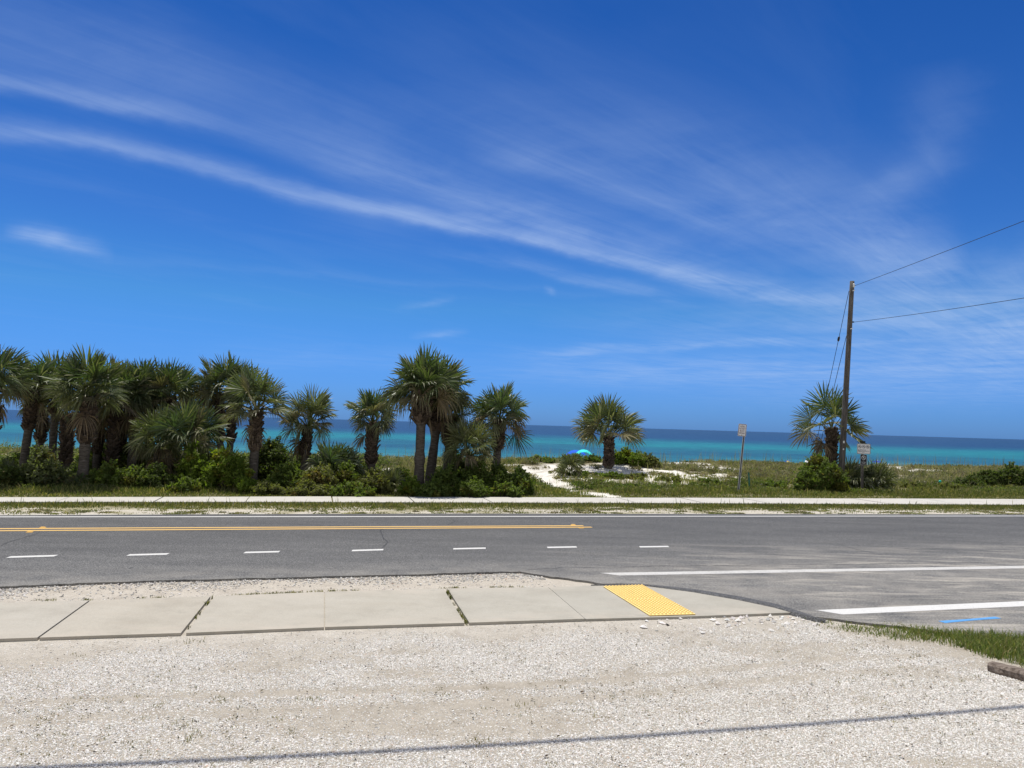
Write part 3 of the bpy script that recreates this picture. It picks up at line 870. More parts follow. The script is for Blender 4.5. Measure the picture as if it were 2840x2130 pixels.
def crown(mb, hub, R, nf, seed, low=-.75, wide=1.0, N=30):
    random.seed(seed)
    az = random.uniform(0, TAU); hab = random.uniform(.55, 1.7); wid = wide * random.uniform(.92, 1.08)
    g0 = np.array(random.choice(GREENS))
    for i in range(nf):
        f = (i + .5) / nf
        el = 1.48 - (1.48 - low) * f ** .85 + random.uniform(-.12, .12)
        az += 2.39996 + random.uniform(-.25, .25)
        sc = random.uniform(.85, 1.1) * (.92 * wid + (1.06 - .92 * wid) * math.sin(max(0, el)))
        g = g0 * random.uniform(.75, 1.3) * (np.array([1, 1, 1]) if random.random() < .75 else np.array([1.35, 1.2, 1.0]))
        ol = max(0.0, f - .35) * random.uniform(.4, 1.3); g = g * (1 - ol) + np.array([.21, .205, .105]) * ol  # older lower fronds turn olive, paled further as painted-in highlights
        frond(mb, hub, az, el, R * .5 * sc, R * .52 * sc, g, dead=(0.0 if random.random() < .95 else .5) if f < .7 else random.choice([0, 0, .2, .5, .85]), N=N, droop=.08 + .75 * hab * f ** 1.1, A=random.uniform(1.7, 2.6))


def palm(name, base_px, dist, hub_px, Rpx, tw_px, label, boots=None, nf=30, seed=1, low=-.75, dead=6, group='palms along the dune', tint=1.0, hubdrop=.2, bootw=1.5, cat='palm tree', N=32, wide=1.0):
    bx = D(base_px, 1200, dist)[0]
    bz = float(hgt(bx, dist)); base = np.array([bx, dist, bz])
    m = dist / FPX
    hub = D(hub_px[0], hub_px[1], dist + random.uniform(-.1, .1)); R = Rpx * m; hub = hub - np.array([0, 0, .02 * R])
    root = empty(name, base, label, cat, group)
    # trunk
    r = tw_px * m / 2
    ts = np.linspace(0, 1, 14)
    mid = (base + hub) / 2; ctrl = np.array([base[0] * .4 + hub[0] * .6, dist, mid[2]])
    pts = ((1 - ts) ** 2)[:, None] * (base - [0, 0, .15]) + (2 * ts * (1 - ts))[:, None] * ctrl + (ts ** 2)[:, None] * hub
    rad = r * (1.12 - .2 * ts + .25 * np.exp(-ts * 14)) * (1 + .05 * RNG.standard_normal(14))
    tb = MB(); tb.tube(pts, rad, 14, col=np.tile(np.array([tint] * 3), (14, 1)))
    tr = child(tb, 'trunk', M['bark'], root, True)

    def at(z):
        f = np.interp(z, pts[:, 2], ts); return np.array([np.interp(f, ts, pts[:, k]) for k in range(3)])
    # woven old leaf bases
    if boots:
        zt = D(hub_px[0], boots[0], dist)[2]; zb = max(D(hub_px[0], boots[1], dist)[2], bz)
        bb = MB(); z = zb; a = random.uniform(0, TAU); k = 0
        nb = int(np.clip((zt - zb) / .0105, 14, 110))
        for k in range(nb):
            f = k / nb; z = zb + (zt - zb) * f; a += 2.39996; c = at(z)
            o = np.array([math.cos(a), math.sin(a), 0]); e = random.uniform(.75, 1.15)
            tt_ = np.array([-o[1], o[0], 0]); d = o * math.cos(e) + np.array([0, 0, math.sin(e)])
            ln = r * random.uniform(.9, 1.5) * bootw / 1.5; wd = r * .55; th = r * .16
            nrm = np.cross(tt_, d); p0 = c + o * r * .78
            vv = []
            for (fl, fw) in ((0, 1.0), (.55, .8), (1.0, .38)):
                q = p0 + d * ln * fl * 1.2
                vv += [q - tt_ * wd * fw - nrm * th, q + tt_ * wd * fw - nrm * th, q + tt_ * wd * fw + nrm * th, q - tt_ * wd * fw + nrm * th]
            qd = []
            for s_ in (0, 4): qd += [[s_ + i, s_ + (i + 1) % 4, s_ + 4 + (i + 1) % 4, s_ + 4 + i] for i in range(4)]
            qd += [[8, 9, 10, 11]]
            cc = np.array([1.15, 1.0, .9]) * random.uniform(.4, 1.25) * tint
            bb.add(vv, quads=qd, col=cc)
        o = bb.build('leaf_bases', M['boot'], tr); o.data.transform(Matrix.Translation(-root.location))
    cb = MB(); crown(cb, hub, R, nf, seed, low, wide, N=N); child(cb, 'crown', M['palm'], root)
    if dead:
        db = MB(); random.seed(seed + 99)
        for k in range(dead):
            frond(db, hub - [0, 0, .05 * R], random.uniform(0, TAU), random.uniform(-1.3, -.6), R * .28, R * .42, (.1, .08, .05), dead=random.uniform(.6, 1), N=20, droop=.9, A=1.6)
        child(db, 'dead_fronds', M['palm'], root)
    return root


PALMS = [
 # base x, dist, hub px, R, trunk w, boots(y top, bottom), nf, low, dead, label
 (-12, 23.6, (-20, 1078), 138, 24, (1092, 1200), 32, -.12, 4, 'palm cut by the left edge of the frame, tallest at that edge'),
 (66, 25.6, (92, 1085), 108, 20, (1088, 1195), 26, -.08, 1, 'palm with leaning dark booted trunk, second from the left edge'),
 (150, 26.6, (156, 1105), 128, 19, (1108, 1150), 32, -.2, 1, 'round-headed palm with slim trunk just left of the big front palm'),
 (187, 25.8, (188, 1155), 70, 22, (1155, 1290), 14, -.02, 3, 'short stubby palm with shaggy boots between two taller trunks, left group'),
 (236, 24.4, (247, 1104), 146, 27, (1108, 1232), 36, -.12, 2, 'big front palm at left with pale criss-cross woven trunk near the sidewalk'),
 (312, 27.4, (322, 1120), 128, 20, (1122, 1290), 32, -.15, 6, 'palm with long arching olive fronds just right of the big woven-trunk palm'),
 (368, 27.8, (378, 1118), 128, 21, (1120, 1185), 28, -.12, 5, 'palm with a grey trunk and dark collar in the middle of the left cluster'),
 (470, 28.4, (470, 1112), 134, 20, (1114, 1220), 32, -.12, 6, 'dense rounded palm crown behind the low fan palms, left cluster'),
 (437, 26.2, (437, 1238), 116, 20, None, 24, -.08, 5, 'short palm with drooping pale fronds and bare stub trunk above bushes'),
 (520, 26.0, (520, 1235), 140, 20, None, 26, -.02, 3, 'wide low fan palm spreading over the yellow-green shrub'),
 (622, 28.8, (606, 1094), 112, 17, (1098, 1230), 24, -.08, 4, 'tall palm leaning left, left head of a crossed pair above the wide fan palm'),
 (640, 29.2, (646, 1094), 118, 17, (1098, 1230), 24, -.08, 4, 'tall palm leaning right, right head of a crossed pair above the wide fan palm'),
 (706, 25.6, (712, 1140), 130, 22, (1146, 1255), 24, -.08, 1, 'palm with shaggy booted trunk and open crown standing clear against the sea'),
 (846, 27.4, (854, 1186), 122, 17, (1190, 1270), 26, -.05, 4, 'palm with slim dark trunk and wide fans, left neighbour of the low palmetto thicket'),
 (1034, 27.0, (1034, 1178), 114, 21, (1182, 1290), 26, -.08, 1, 'round palm with ragged grey trunk between the thicket and the tall pair'),
 (1166, 26.2, (1170, 1106), 142, 26, (1108, 1178), 40, .08, 1, 'tallest central palm with a thick dark boot collar, front one of the tall pair'),
 (1192, 27.2, (1218, 1118), 132, 24, (1120, 1195), 34, .08, 1, 'tall central palm leaning right behind its thicker twin'),
 (1240, 28.2, (1250, 1160), 92, 22, (1162, 1240), 24, -.15, 5, 'dark shaggy palm in the shade right of the tall central pair'),
 (1300, 26.6, (1300, 1262), 112, 18, None, 26, -.02, 3, 'short dark fan palm among bushes between the central pair and the drooping palm'),
 (1376, 27.8, (1385, 1168), 118, 22, (1172, 1250), 32, -.15, 1, 'palm with one frond hanging low over the sea, right end of the grove'),
 (1690, 35.5, (1689, 1214), 118, 19, (1220, 1310), 26, .2, 0, 'lone palm on the sandy dune beside the beach path'),
 (2306, 34.5, (2306, 1194), 128, 20, (1196, 1290), 15, -.05, 2, 'wind-torn palm directly behind the utility pole'),
 (272, 28.6, (278, 1165), 92, 18, (1170, 1260), 20, -.2, 9, 'shaded palm half hidden directly right of the woven trunk, deep in the cluster'),
 (335, 29.4, (344, 1150), 96, 18, (1155, 1260), 20, -.2, 9, 'shaded palm hidden between the arching palm and the collared palm'),
 (410, 29.8, (416, 1120), 112, 18, (1124, 1230), 24, -.2, 8, 'palm crown filling the gap left of the dense rounded crown'),
 (566, 29.4, (560, 1150), 110, 18, (1154, 1240), 22, -.15, 8, 'shaded palm behind the wide low fan palm, left of the crossed pair'),
 (110, 28.6, (118, 1130), 96, 18, (1134, 1230), 20, -.15, 6, 'shaded palm between the second palm from the edge and the round-headed palm'),
]
WIDE = {-12: .75, 236: .72, 312: .85, 437: .72, 520: .78, 1166: .84, 1192: .8, 1376: .86, 1690: 1.0, 2306: 1.0, 706: .74, 1300: .8}
for i, (bx, ds, hp, R, tw, bt, nf, low, dd, lab) in enumerate(PALMS):
    palm('sabal_palm', bx, ds, hp, R, tw, lab, bt, nf=nf, seed=100 + i * 7, low=low, dead=dd, wide=WIDE.get(bx, .68), bootw=(2.5 if bx in (1166, 1192) else 1.5 if bx == 1690 else 1.8) if bt else 1.5)
# one frond hanging over the sea from the grove's right end
for o in list(bpy.data.objects):
    if o.name.startswith('sabal_palm') and o.get('label', '').startswith('palm with one frond'):
        hb = MB(); c = D(1392, 1150, 27.8); e = D(1425, 1205, 27.8)
        random.seed(4); v = e - c; az = math.atan2(v[1], v[0])
        frond(hb, c, az, math.atan2(v[2], abs(v[0])) + .1, np.linalg.norm(v), .85, GREENS[0], N=30, A=1.5, droop=.3, roll=.9)
        child(hb, 'hanging_frond', M['palm'], o)


def palmetto(px, py, dist, Rpx, nf, label, seed, low=.05, up=.08):
    m = dist / FPX; x = D(px, 1200, dist)[0]; z = float(hgt(x, dist)); hub = np.array([x, dist, z + up]); R = Rpx * m
    root = empty('saw_palmetto', (x, dist, z), label, 'palmetto', 'low palmettos on the dune')
    cb = MB(); crown(cb, hub, R, nf, seed, low, N=22); child(cb, 'fronds', M['palm'], root)
    sb = MB(); sb.tube([hub - [0, 0, .1 + up], hub + [0, 0, .05]], [.06, .04], 8); child(sb, 'stem', M['bark'], root)
    return root


palmetto(915, 1240, 26.2, 96, 22, 'low palmetto clump with pale fans in the thicket between two booted palms', 301, .0, .5)
palmetto(960, 1250, 26.6, 84, 16, 'low palmetto with upright feathery fans, right half of the thicket', 302, .2, .55)
palmetto(1092, 1275, 26.0, 62, 18, 'low spiky palmetto in front of the sea left of the tall central pair', 303, .25)
palmetto(225, 1340, 24.1, 40, 16, 'small dry palmetto at the foot of the big front palm', 304, -.1)
palmetto(30, 1270, 24.6, 62, 18, 'low dark palmetto between the two leftmost palms', 305, .15)
palmetto(1585, 1318, 33.0, 60, 20, 'spiky palmetto on the sand left of the lone dune palm', 306, .12)
palmetto(2425, 1330, 33.6, 74, 26, 'dark palmetto mound behind the no-parking sign', 307, .0)
palmetto(2360, 1325, 33.2, 78, 22, 'dark palmetto between the utility pole and the no-parking sign', 308, .15)
palmetto(640, 1290, 26.8, 84, 20, 'low palmetto with outstretched fans left of the clear-standing palm', 309, .0, .3)
palmetto(1385, 1290, 27.2, 60, 14, 'low palmetto under the hanging frond palm', 310, .3)


# ------------------------------------------------------------------ shrubs
def leaves(mb, P, N, size, cols):
    n = len(P); a = RNG.standard_normal((n, 3)); t = np.cross(a, N); t /= np.linalg.norm(t, axis=1)[:, None] + 1e-9; b = np.cross(N, t)
    L = size * (.7 + .6 * RNG.random(n)); W = L * (.38 + .2 * RNG.random(n))
    V = np.stack([P - t * L[:, None], P + b * W[:, None], P + t * L[:, None], P - b * W[:, None]], 1).reshape(-1, 3)
    mb.add(V, quads=np.arange(4 * n).reshape(-1, 4), col=np.repeat(cols, 4, 0))


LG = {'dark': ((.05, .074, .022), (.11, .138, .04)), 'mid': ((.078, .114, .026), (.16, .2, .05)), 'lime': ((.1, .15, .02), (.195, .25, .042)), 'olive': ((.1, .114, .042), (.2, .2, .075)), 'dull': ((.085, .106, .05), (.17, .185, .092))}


def shrub(px, top, hw, dist, kind, label, bottom=None, dens=1.0, leaf=.045, seed=0, depth=.8, group='bushes under the palms', name='shrub', nl=None):
    rs = np.random.default_rng(seed + 500)
    hw = hw * 1.08; m = dist / FPX; x = D(px, 1200, dist)[0]; z0 = float(hgt(x, dist)) - .02
    zt = D(px, top + (12 if top > 1262 else 7), dist)[2]; H = max(zt - z0, .25); W = hw * m; Dp = max(.4, W * depth)
    root = empty(name, (x, dist, z0), label, 'shrub', group)
    nl = nl or int(np.clip(9 + W * H * 16, 10, 44))
    lob = []
    for k in range(nl):
        a_, q_ = rs.uniform(0, TAU), math.sqrt(rs.random())
        u, w = q_ * math.cos(a_), q_ * math.sin(a_)
        r = rs.uniform(.26, .42) * min(W, H)
        hd = H * math.sqrt(1 - .85 * q_ * q_) * rs.uniform(.82, 1.04)
        lob.append((x + u * (W - r * .6), dist + w * (Dp - r * .5), z0 + max(r * .5, rs.uniform(.3, 1.0) ** .6 * (hd - r * .8)), r))
    lob.append((x + rs.uniform(-.25, .25) * W, dist, z0 + H - .3 * min(W, H), .34 * min(W, H)))
    fb_ = MB(); lo, hi = map(np.array, LG[kind])
    for (cx, cy, cz, r) in lob:
        n = int(dens * 640 * (r / .3) ** 2) + 60; lt = rs.uniform(.7, 1.25) * (np.array([1, 1, 1]) if rs.random() < .8 else np.array([1.35, 1.0, .9]))
        d = rs.standard_normal((n, 3)); d /= np.linalg.norm(d, axis=1)[:, None]
        rad = r * (.45 + .6 * rs.random(n) ** .6) * (1 + .25 * rs.standard_normal(n) * (rs.random(n) < .2))
        P = np.array([cx, cy, cz]) + d * rad[:, None] * np.array([1.1, 1.0, .9])
        ok = P[:, 2] > z0 + .01; P, d = P[ok], d[ok]; n = len(P)
        Nn = d * .6 + np.array([0, 0, .35]) + .9 * rs.standard_normal((n, 3)); Nn /= np.linalg.norm(Nn, axis=1)[:, None]
        f = np.clip(rs.random((n, 1)) * .7 + .3 * rs.random() , 0, 1); c = lo * (1 - f) + hi * f
        c = np.where(rs.random((n, 1)) < .05, np.array([[.22, .17, .08]]), c * lt)
        leaves(fb_, P, Nn, leaf, c)
    for (cx, cy, cz, r) in lob:      # shoots that break the outline
        ns = 9; d = rs.standard_normal((ns, 3)); d[:, 2] = np.abs(d[:, 2]) + .35; d /= np.linalg.norm(d, axis=1)[:, None]
        for q_ in d:
            L_ = r * rs.uniform(.5, 1.25); m_ = max(6, int(L_ / .012)); tt_ = rs.random(m_)
            P = np.array([cx, cy, cz]) + q_ * (r * .7 + L_ * tt_[:, None]) + rs.standard_normal((m_, 3)) * .02
            P = P[P[:, 2] > z0 + .01]
            if not len(P): continue
            Nn = q_ + rs.standard_normal((len(P), 3)) * .8; Nn /= np.linalg.norm(Nn, axis=1)[:, None]
            f = rs.random((len(P), 1)) ** .7; leaves(fb_, P, Nn, leaf * .9, lo * (1 - f) * 1.1 + hi * f * 1.1)
    child(fb_, 'foliage', M['leaf'], root)
    sb = MB()
    for (cx, cy, cz, r) in lob[:10]:
        b0 = np.array([x + rs.uniform(-.35, .35) * W, dist + rs.uniform(-.3, .3) * Dp, z0 - .05]); e = np.array([cx, cy, cz])
        sb.tube([b0, (b0 + e) / 2 + rs.standard_normal(3) * .05, e], [.016, .012, .006], 5)
    child(sb, 'stems', M['bark_stem'], root)
    return root


SHRUBS = [
 # px, top y, half width, dist, kind, label
 (125, 1240, 66, 24.3, 'dull', 'tall twiggy grey-green bush left of the big front palm', 1.0),
 (20, 1290, 46, 23.6, 'dark', 'dark low bush at the left edge of the frame', 1.0),
 (300, 1272, 42, 24.6, 'mid', 'leafy bush just right of the big front palm trunk', 1.0),
 (372, 1285, 44, 24.4, 'mid', 'bright-tipped round bush, second right of the big front palm', 1.0),
 (440, 1282, 46, 24.7, 'dark', 'dark bush below the short palm with the stub trunk', 1.0),
 (545, 1222, 48, 25.2, 'lime', 'tall yellow-green shrub below the wide fan palm, left peak', 1.1),
 (628, 1240, 56, 24.9, 'lime', 'yellow-green shrub, right and lower peak beside its twin', 1.1),
 (690, 1290, 30, 24.4, 'lime', 'small yellow-green shrub at the foot of the clear-standing palm', 1.0),
 (520, 1318, 40, 24.0, 'mid', 'low leafy clump at the foot of the yellow-green shrub', .9),
 (755, 1215, 60, 28.0, 'dark', 'dark background bush topping the hedge right of the clear-standing palm', 1.0),
 (800, 1275, 60, 25.6, 'mid', 'wide bush in the hedge below the slim dark palm', 1.0),
 (890, 1282, 54, 25.2, 'olive', 'olive bush in the hedge below the palmetto thicket', 1.0),
 (965, 1278, 56, 25.8, 'mid', 'leafy bush in the hedge right below the thicket', 1.0),
 (1045, 1295, 50, 25.6, 'olive', 'low olive bush in the hedge by the round palm with ragged trunk', .9),
 (860, 1325, 60, 24.3, 'olive', 'low sprawling bush at the front of the hedge, left half', .8),
 (980, 1328, 60, 24.4, 'mid', 'low sprawling bush at the front of the hedge, right half', .8),
 (745, 1330, 50, 24.0, 'olive', 'low scrubby clump left of the hedge front', .8),
 (1110, 1292, 46, 26.8, 'dark', 'dark bush behind the trunks of the tall central pair', 1.0),
 (1150, 1318, 34, 25.2, 'lime', 'small bright bush hugging the foot of the front central palm', 1.0),
 (1250, 1290, 50, 25.8, 'mid', 'green bush right of the central trunks', 1.0),
 (1330, 1268, 52, 26.2, 'mid', 'tall green bush under the short dark fan palm', 1.0),
 (1395, 1278, 46, 26.6, 'mid', 'rounded green bush below the hanging frond', 1.0),
 (1440, 1305, 40, 26.6, 'mid', 'sloping green bush at the grove end beside the beach path', 1.0),
 (1448, 1284, 30, 29.4, 'dark', 'dark dead-looking bush just left of the sandy beach path', .9),
 (1210, 1325, 46, 24.8, 'mid', 'low leafy clump in front of the central bushes, left', .9),
 (1310, 1322, 50, 25.0, 'mid', 'low leafy clump in front of the central bushes, middle', .9),
 (1400, 1330, 46, 25.4, 'mid', 'low leafy clump in front of the central bushes, by the path', .9),
 (2280, 1256, 56, 31.6, 'mid', 'bright green rounded bush in front of the utility pole', 1.0),
 (2245, 1300, 40, 31.2, 'mid', 'lower left lobe-like bush beside the bright rounded one', 1.1),
 (2690, 1310, 40, 36.0, 'dark', 'dark low hedge bush nearest the turquoise ball, right side', 1.0),
 (2620, 1328, 44, 34.4, 'olive', 'low olive bush around the turquoise ball', .9),
 (2540, 1334, 40, 34.0, 'olive', 'small olive bush between palmetto mound and right hedge', .9),
 (2745, 1296, 46, 36.4, 'dark', 'dark hedge bush in the middle of the right hedge', 1.0),
 (2810, 1284, 50, 36.6, 'dark', 'tallest dark hedge bush at the right frame edge', 1.0),
 (2890, 1290, 50, 37.2, 'dark', 'dark hedge bush cut off by the right frame edge', 1.0),
 (1500, 1258, 48, 38.0, 'mid', 'low green dune shrub left of the beach tents', 1.0),
 (1590, 1254, 54, 37.6, 'mid', 'green dune shrub directly in front of the beach tents', 1.0),
 (1438, 1268, 34, 38.4, 'olive', 'thin low dune shrub at the top of the path', 1.0),
 (1648, 1256, 36, 37.4, 'mid', 'green dune shrub left behind the lone palm trunk', 1.0),
 (1744, 1240, 54, 37.2, 'lime', 'mounded yellow-green dune shrub right of the lone palm', 1.1),
 (1796, 1256, 36, 37.0, 'olive', 'olive dune shrub at the right end of the sandy mound', 1.0),
 (1620, 1312, 44, 33.0, 'mid', 'low shrub at the front of the sandy mound, beside the spiky palmetto', .9),
 (1700, 1316, 46, 33.0, 'mid', 'low shrub at the foot of the lone palm', .9),
 (1785, 1318, 46, 32.8, 'olive', 'low olive shrub at the front right of the sandy mound', .9),
 (1870, 1322, 50, 32.6, 'olive', 'low scrub left of the leaning sign post', .8),
 (1960, 1328, 46, 32.2, 'mid', 'low green scrub just left behind the leaning sign post', .8),
 (2140, 1330, 50, 32.2, 'mid', 'low green scrub right of the green marker post', .8),
]
for i, (px, tp, hw, ds, kd, lab, dn) in enumerate(SHRUBS):
    shrub(px, tp, hw, ds, kd, lab, dens=dn, seed=i, group='dune and hedge bushes' if px > 1430 else 'bushes under the palms', leaf=.05 if ds < 30 else .06)
# dark undergrowth filling the shade between the trunks: individual bushes
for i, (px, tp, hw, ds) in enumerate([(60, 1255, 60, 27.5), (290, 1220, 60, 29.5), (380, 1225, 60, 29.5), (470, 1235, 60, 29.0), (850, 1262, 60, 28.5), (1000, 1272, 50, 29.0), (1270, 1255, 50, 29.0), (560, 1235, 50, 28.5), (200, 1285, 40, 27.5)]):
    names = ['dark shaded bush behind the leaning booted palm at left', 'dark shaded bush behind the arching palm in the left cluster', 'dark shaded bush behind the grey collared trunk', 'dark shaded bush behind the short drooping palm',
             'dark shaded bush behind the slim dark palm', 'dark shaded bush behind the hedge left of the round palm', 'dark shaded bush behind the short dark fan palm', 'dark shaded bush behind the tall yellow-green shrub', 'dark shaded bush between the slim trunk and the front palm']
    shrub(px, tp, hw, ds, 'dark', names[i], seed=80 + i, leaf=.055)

# low scrub and runners covering the dune and the edge of the lawn: nobody could count it
def scrub(name, n, srange, trange, kinds, hr, rr, leaf, seed, mask, stem=True):
    rs = np.random.default_rng(seed); mb = MB()
    s = rs.uniform(*srange, n); t = rs.uniform(*trange, n); x, y = xy(s, t); ok = view_ok(x, y) & (rs.random(n) < mask(x, y, s, t)); x, y = x[ok], y[ok]; z = hgt(x, y)
    for a, b, c in zip(x, y, z):
        lo, hi = LG2[kinds[rs.integers(len(kinds))]]; r = rs.uniform(*rr); h = rs.uniform(*hr); m = int(70 * r / .3 + 30)
        d = rs.standard_normal((m, 3)); d[:, 2] = np.abs(d[:, 2]); d /= np.linalg.norm(d, axis=1)[:, None]
        P = np.array([a, b, c]) + d * (rs.random((m, 1)) ** .5) * np.array([r, r, h]) * (1 + .3 * rs.standard_normal((m, 1)) * (rs.random((m, 1)) < .25)); P[:, 2] = np.maximum(P[:, 2], c + .01)
        N = d * .5 + np.array([0, 0, .4]) + .9 * rs.standard_normal((m, 3)); N /= np.linalg.norm(N, axis=1)[:, None]
        f = rs.random((m, 1)); leaves(mb, P, N, leaf, (np.array(lo) * (1 - f) + np.array(hi) * f) * rs.uniform(.75, 1.2))
    return tag(mb.build(name, M['leaf']), kind='stuff')


LG2 = dict(LG); LG2['brown'] = ((.1, .08, .055), (.22, .18, .13)); LG2['grey'] = ((.11, .11, .075), (.23, .22, .17)); LG2['tan'] = ((.2, .17, .1), (.32, .28, .19))
sandm = lambda x, y: 1 - .93 * sstep(.55, .63, fbm(x * .35, y * .35, 9) + .1 * (fbm(x * 1.2, y * 1.2, 12) - .5))
scrub('dune_scrub', 3200, (1.5, 62), (29.5, 45.5), ['brown', 'grey', 'olive', 'grey', 'brown', 'tan', 'olive', 'dark'], (.08, .32), (.1, .4), .045, 901,
      lambda x, y, s, t: sandm(x, y) * sstep(.6, 1.3, path_dist(x, y)) * sstep(.75, 1.1, np.hypot((s - (DUNEPALM @ E1) - .6) / 5.2, (t - (DUNEPALM @ E2) + 1.3) / 3.4)) * (.35 + 1.0 * fbm(x * .5, y * .5, 33)))
scrub('ground_cover', 1900, (4.5, 50), (26.6, 31), ['mid', 'olive', 'mid', 'olive', 'dark', 'grey'], (.08, .22), (.15, .45), .045, 902,
      lambda x, y, s, t: sstep(.2, .75, path_dist(x, y)) * sstep(.35, .6, fbm(x * .45, y * .7, 35)) * sstep(26.4, 27.6, t) * sstep(.85, 1.1, np.hypot((s - (DUNEPALM @ E1) - .6) / 5.2, (t - (DUNEPALM @ E2) + 1.3) / 3.4)))
scrub('hedge_fringe', 420, (-20, 5.5), (26.0, 27.6), ['mid', 'olive', 'dull', 'dark'], (.1, .25), (.15, .4), .042, 903, lambda x, y, s, t: sstep(.5, 1.0, path_dist(x, y)))

scrub('grove_undergrowth', 900, (-24, 3.5), (29, 45), ['dark', 'mid', 'olive', 'dark', 'grey'], (.15, .45), (.2, .6), .055, 904, lambda x, y, s, t: sstep(.6, 1.2, path_dist(x, y)))
scrub('mound_litter', 320, (DUNEPALM @ E1 - 5.5, DUNEPALM @ E1 + 7), (DUNEPALM @ E2 - 3.8, DUNEPALM @ E2 + 2.5), ['grey', 'brown', 'brown', 'olive', 'tan'], (.03, .14), (.1, .4), .035, 905, lambda x, y, s, t: .25 + .9 * sstep(.42, .6, fbm(x * 1.1, y * 1.1, 37)) * sstep(.3, .7, path_dist(x, y)))
scrub('verge_clumps', 1500, (-18, 42), (20.1, 22.4), ['olive', 'tan', 'olive', 'grey', 'brown'], (.015, .05), (.08, .3), .022, 906, lambda x, y, s, t: sstep(.42, .6, fbm(x * .9, y * 2.5, 38)))

# ------------------------------------------------------------------ utility pole, wires
PD = 33.2
pb = D(2331, 1352, PD); pb[2] = float(hgt(pb[0], PD)); pt = D(2363.5, 780, PD)
root = empty('utility_pole', pb, 'weathered grey wooden utility pole leaning right, rising through a palm', 'utility pole')


def pole_at(py):
    f = (D(2350, py, PD)[2] - pb[2]) / (pt[2] - pb[2]); return pb + (pt - pb) * f


ts = np.linspace(-.03, 1, 16)
mb = MB(); mb.tube([pb + (pt - pb) * f for f in ts], [.14 - .047 * f for f in ts], 18); child(mb, 'shaft', M['wood'], root, True)
for py, r_ in ((793, .05), ):
    c = pole_at(py) + np.array([.03, -.12, 0]); mb = MB(); mb.tube([c + [0, 0, .09], c + [0, 0, .05], c + [0, 0, .02], c + [0, 0, -.03], c + [0, 0, -.08]], [.025, .05, .03, .055, .03], 10); child(mb, 'insulator', M['porcelain'], root, True)
for py in (806, 912):
    c = pole_at(py) + np.array([.04, -.1, 0]); mb = MB(); mb.tube([c + [-.05, 0, -.02], c + [.05, 0, .02]], [.022, .022], 8); child(mb, 'bolt', M['porcelain'], root)
for py, wd in ((1226, .07), (1246, .05)):
    c = pole_at(py) + np.array([-.02, -.128, 0]); mb = MB(); mb.box(c, (wd, .012, wd * 1.4)); child(mb, 'tag', M['porcelain'], root)
c = pole_at(893) + np.array([.1, -.03, 0]); mb = MB(); mb.tube([c + [-.05, 0, 0], c + [.05, 0, 0], c + [.07, -.02, 0]], [.03, .03, .015], 8); child(mb, 'clamp', M['dark_steel'], root)


def sagwire(name, a, b, sag, r, label, cat='wire', mat='cable', n=40):
    a, b = np.array(a), np.array(b); t = np.linspace(0, 1, n)
    p = a + (b - a) * t[:, None]; p[:, 2] -= 4 * sag * t * (1 - t)
    mb = MB(); mb.tube(p, r, 6); return tag(mb.build(name, M[mat]), label, cat)


W1 = D(2840, 607, 22.0); W2 = D(2840, 815, 22.0)
A1 = pole_at(793) + np.array([.06, -.14, -.01]); A2 = pole_at(893) + np.array([.17, -.05, 0])


def through(A, Wp, ye):      # the far end at world y = ye on the line A-W
    f = (A[1] - ye) / (A[1] - Wp[1]); return A + (Wp - A) * f


POLEB = np.array([14.6, 10.9])
e1 = through(A1, W1, POLEB[1]); e2 = through(A2, W2, POLEB[1])
B0 = np.array([(e1[0] + e2[0]) / 2, POLEB[1], 0])


def wire3(A, Wp, B_, r, label, sag):
    t = np.linspace(0, 1, 40); p = A + (B_ - A) * t[:, None]; p[:, 2] -= 4 * sag * t * (1 - t)
    mb = MB(); mb.tube(p, r, 6); return tag(mb.build('overhead_wire', M['cable']), label, 'wire', 'wires leaving the utility pole')


wire3(A1, W1, e1, .009, 'thin overhead wire from the pole top rising to the right edge', .06)
wire3(A2, W2, e2, .009, 'thin overhead wire from lower on the pole, flatter than the upper one', .12)
GUY = [((2352, 806), (2324.5, 926), (2253, 1228), (2243, 1292), 'long guy wire with an insulator, from near the pole top to the ground at left'), ((2346, 931), None, (2264, 1228), (2252, 1292), 'short guy wire from lower on the pole to the ground at left')]
GD = 37.5
for (tp_, ins_, g0, g1, lab) in GUY:
    a = pole_at(tp_[1]) + np.array([-.09, .06, 0]); b = D(g1[0], g1[1], GD); b[2] = float(hgt(b[0], b[1])) - .05
    root = empty('guy_wire', b, lab, 'guy wire', 'guy wires of the utility pole')
    L = lambda f: b + (a - b) * f
    mb = MB(); mb.tube([L(.0), L(1)], .012, 6); child(mb, 'cable', M['cable'], root)
    mb = MB(); mb.tube([L(.02), L(.22 if ins_ else .3)], .035, 8); child(mb, 'guard', M['steel'], root)
    if ins_:
        mb = MB(); mb.tube([L(.752), L(.757), L(.765), L(.772), L(.777)], [.02, .05, .055, .05, .02], 8); child(mb, 'insulator', M['dark_steel'], root, True)
# the roadside line whose shadow crosses the gravel
SUN_EL, SUN_AZ = math.radians(73), math.radians(-28)
SV = np.array([math.cos(SUN_EL) * math.sin(SUN_AZ), math.cos(SUN_EL) * math.cos(SUN_AZ), math.sin(SUN_EL)])
CH = 8.6
shp = [G(a, b, 0) + SV * (CH / SV[2]) for a, b in ((0, 2127), (950, 2088), (1420, 2061), (1900, 2027), (2370, 1993), (2840, 1957))]
cf = np.polyfit([p[0] for p in shp], [p[1] for p in shp], 2); xm = shp[len(shp) // 2][0]
dl, dr_ = np.polyval(np.polyder(cf), shp[0][0]), np.polyval(np.polyder(cf), shp[-1][0])


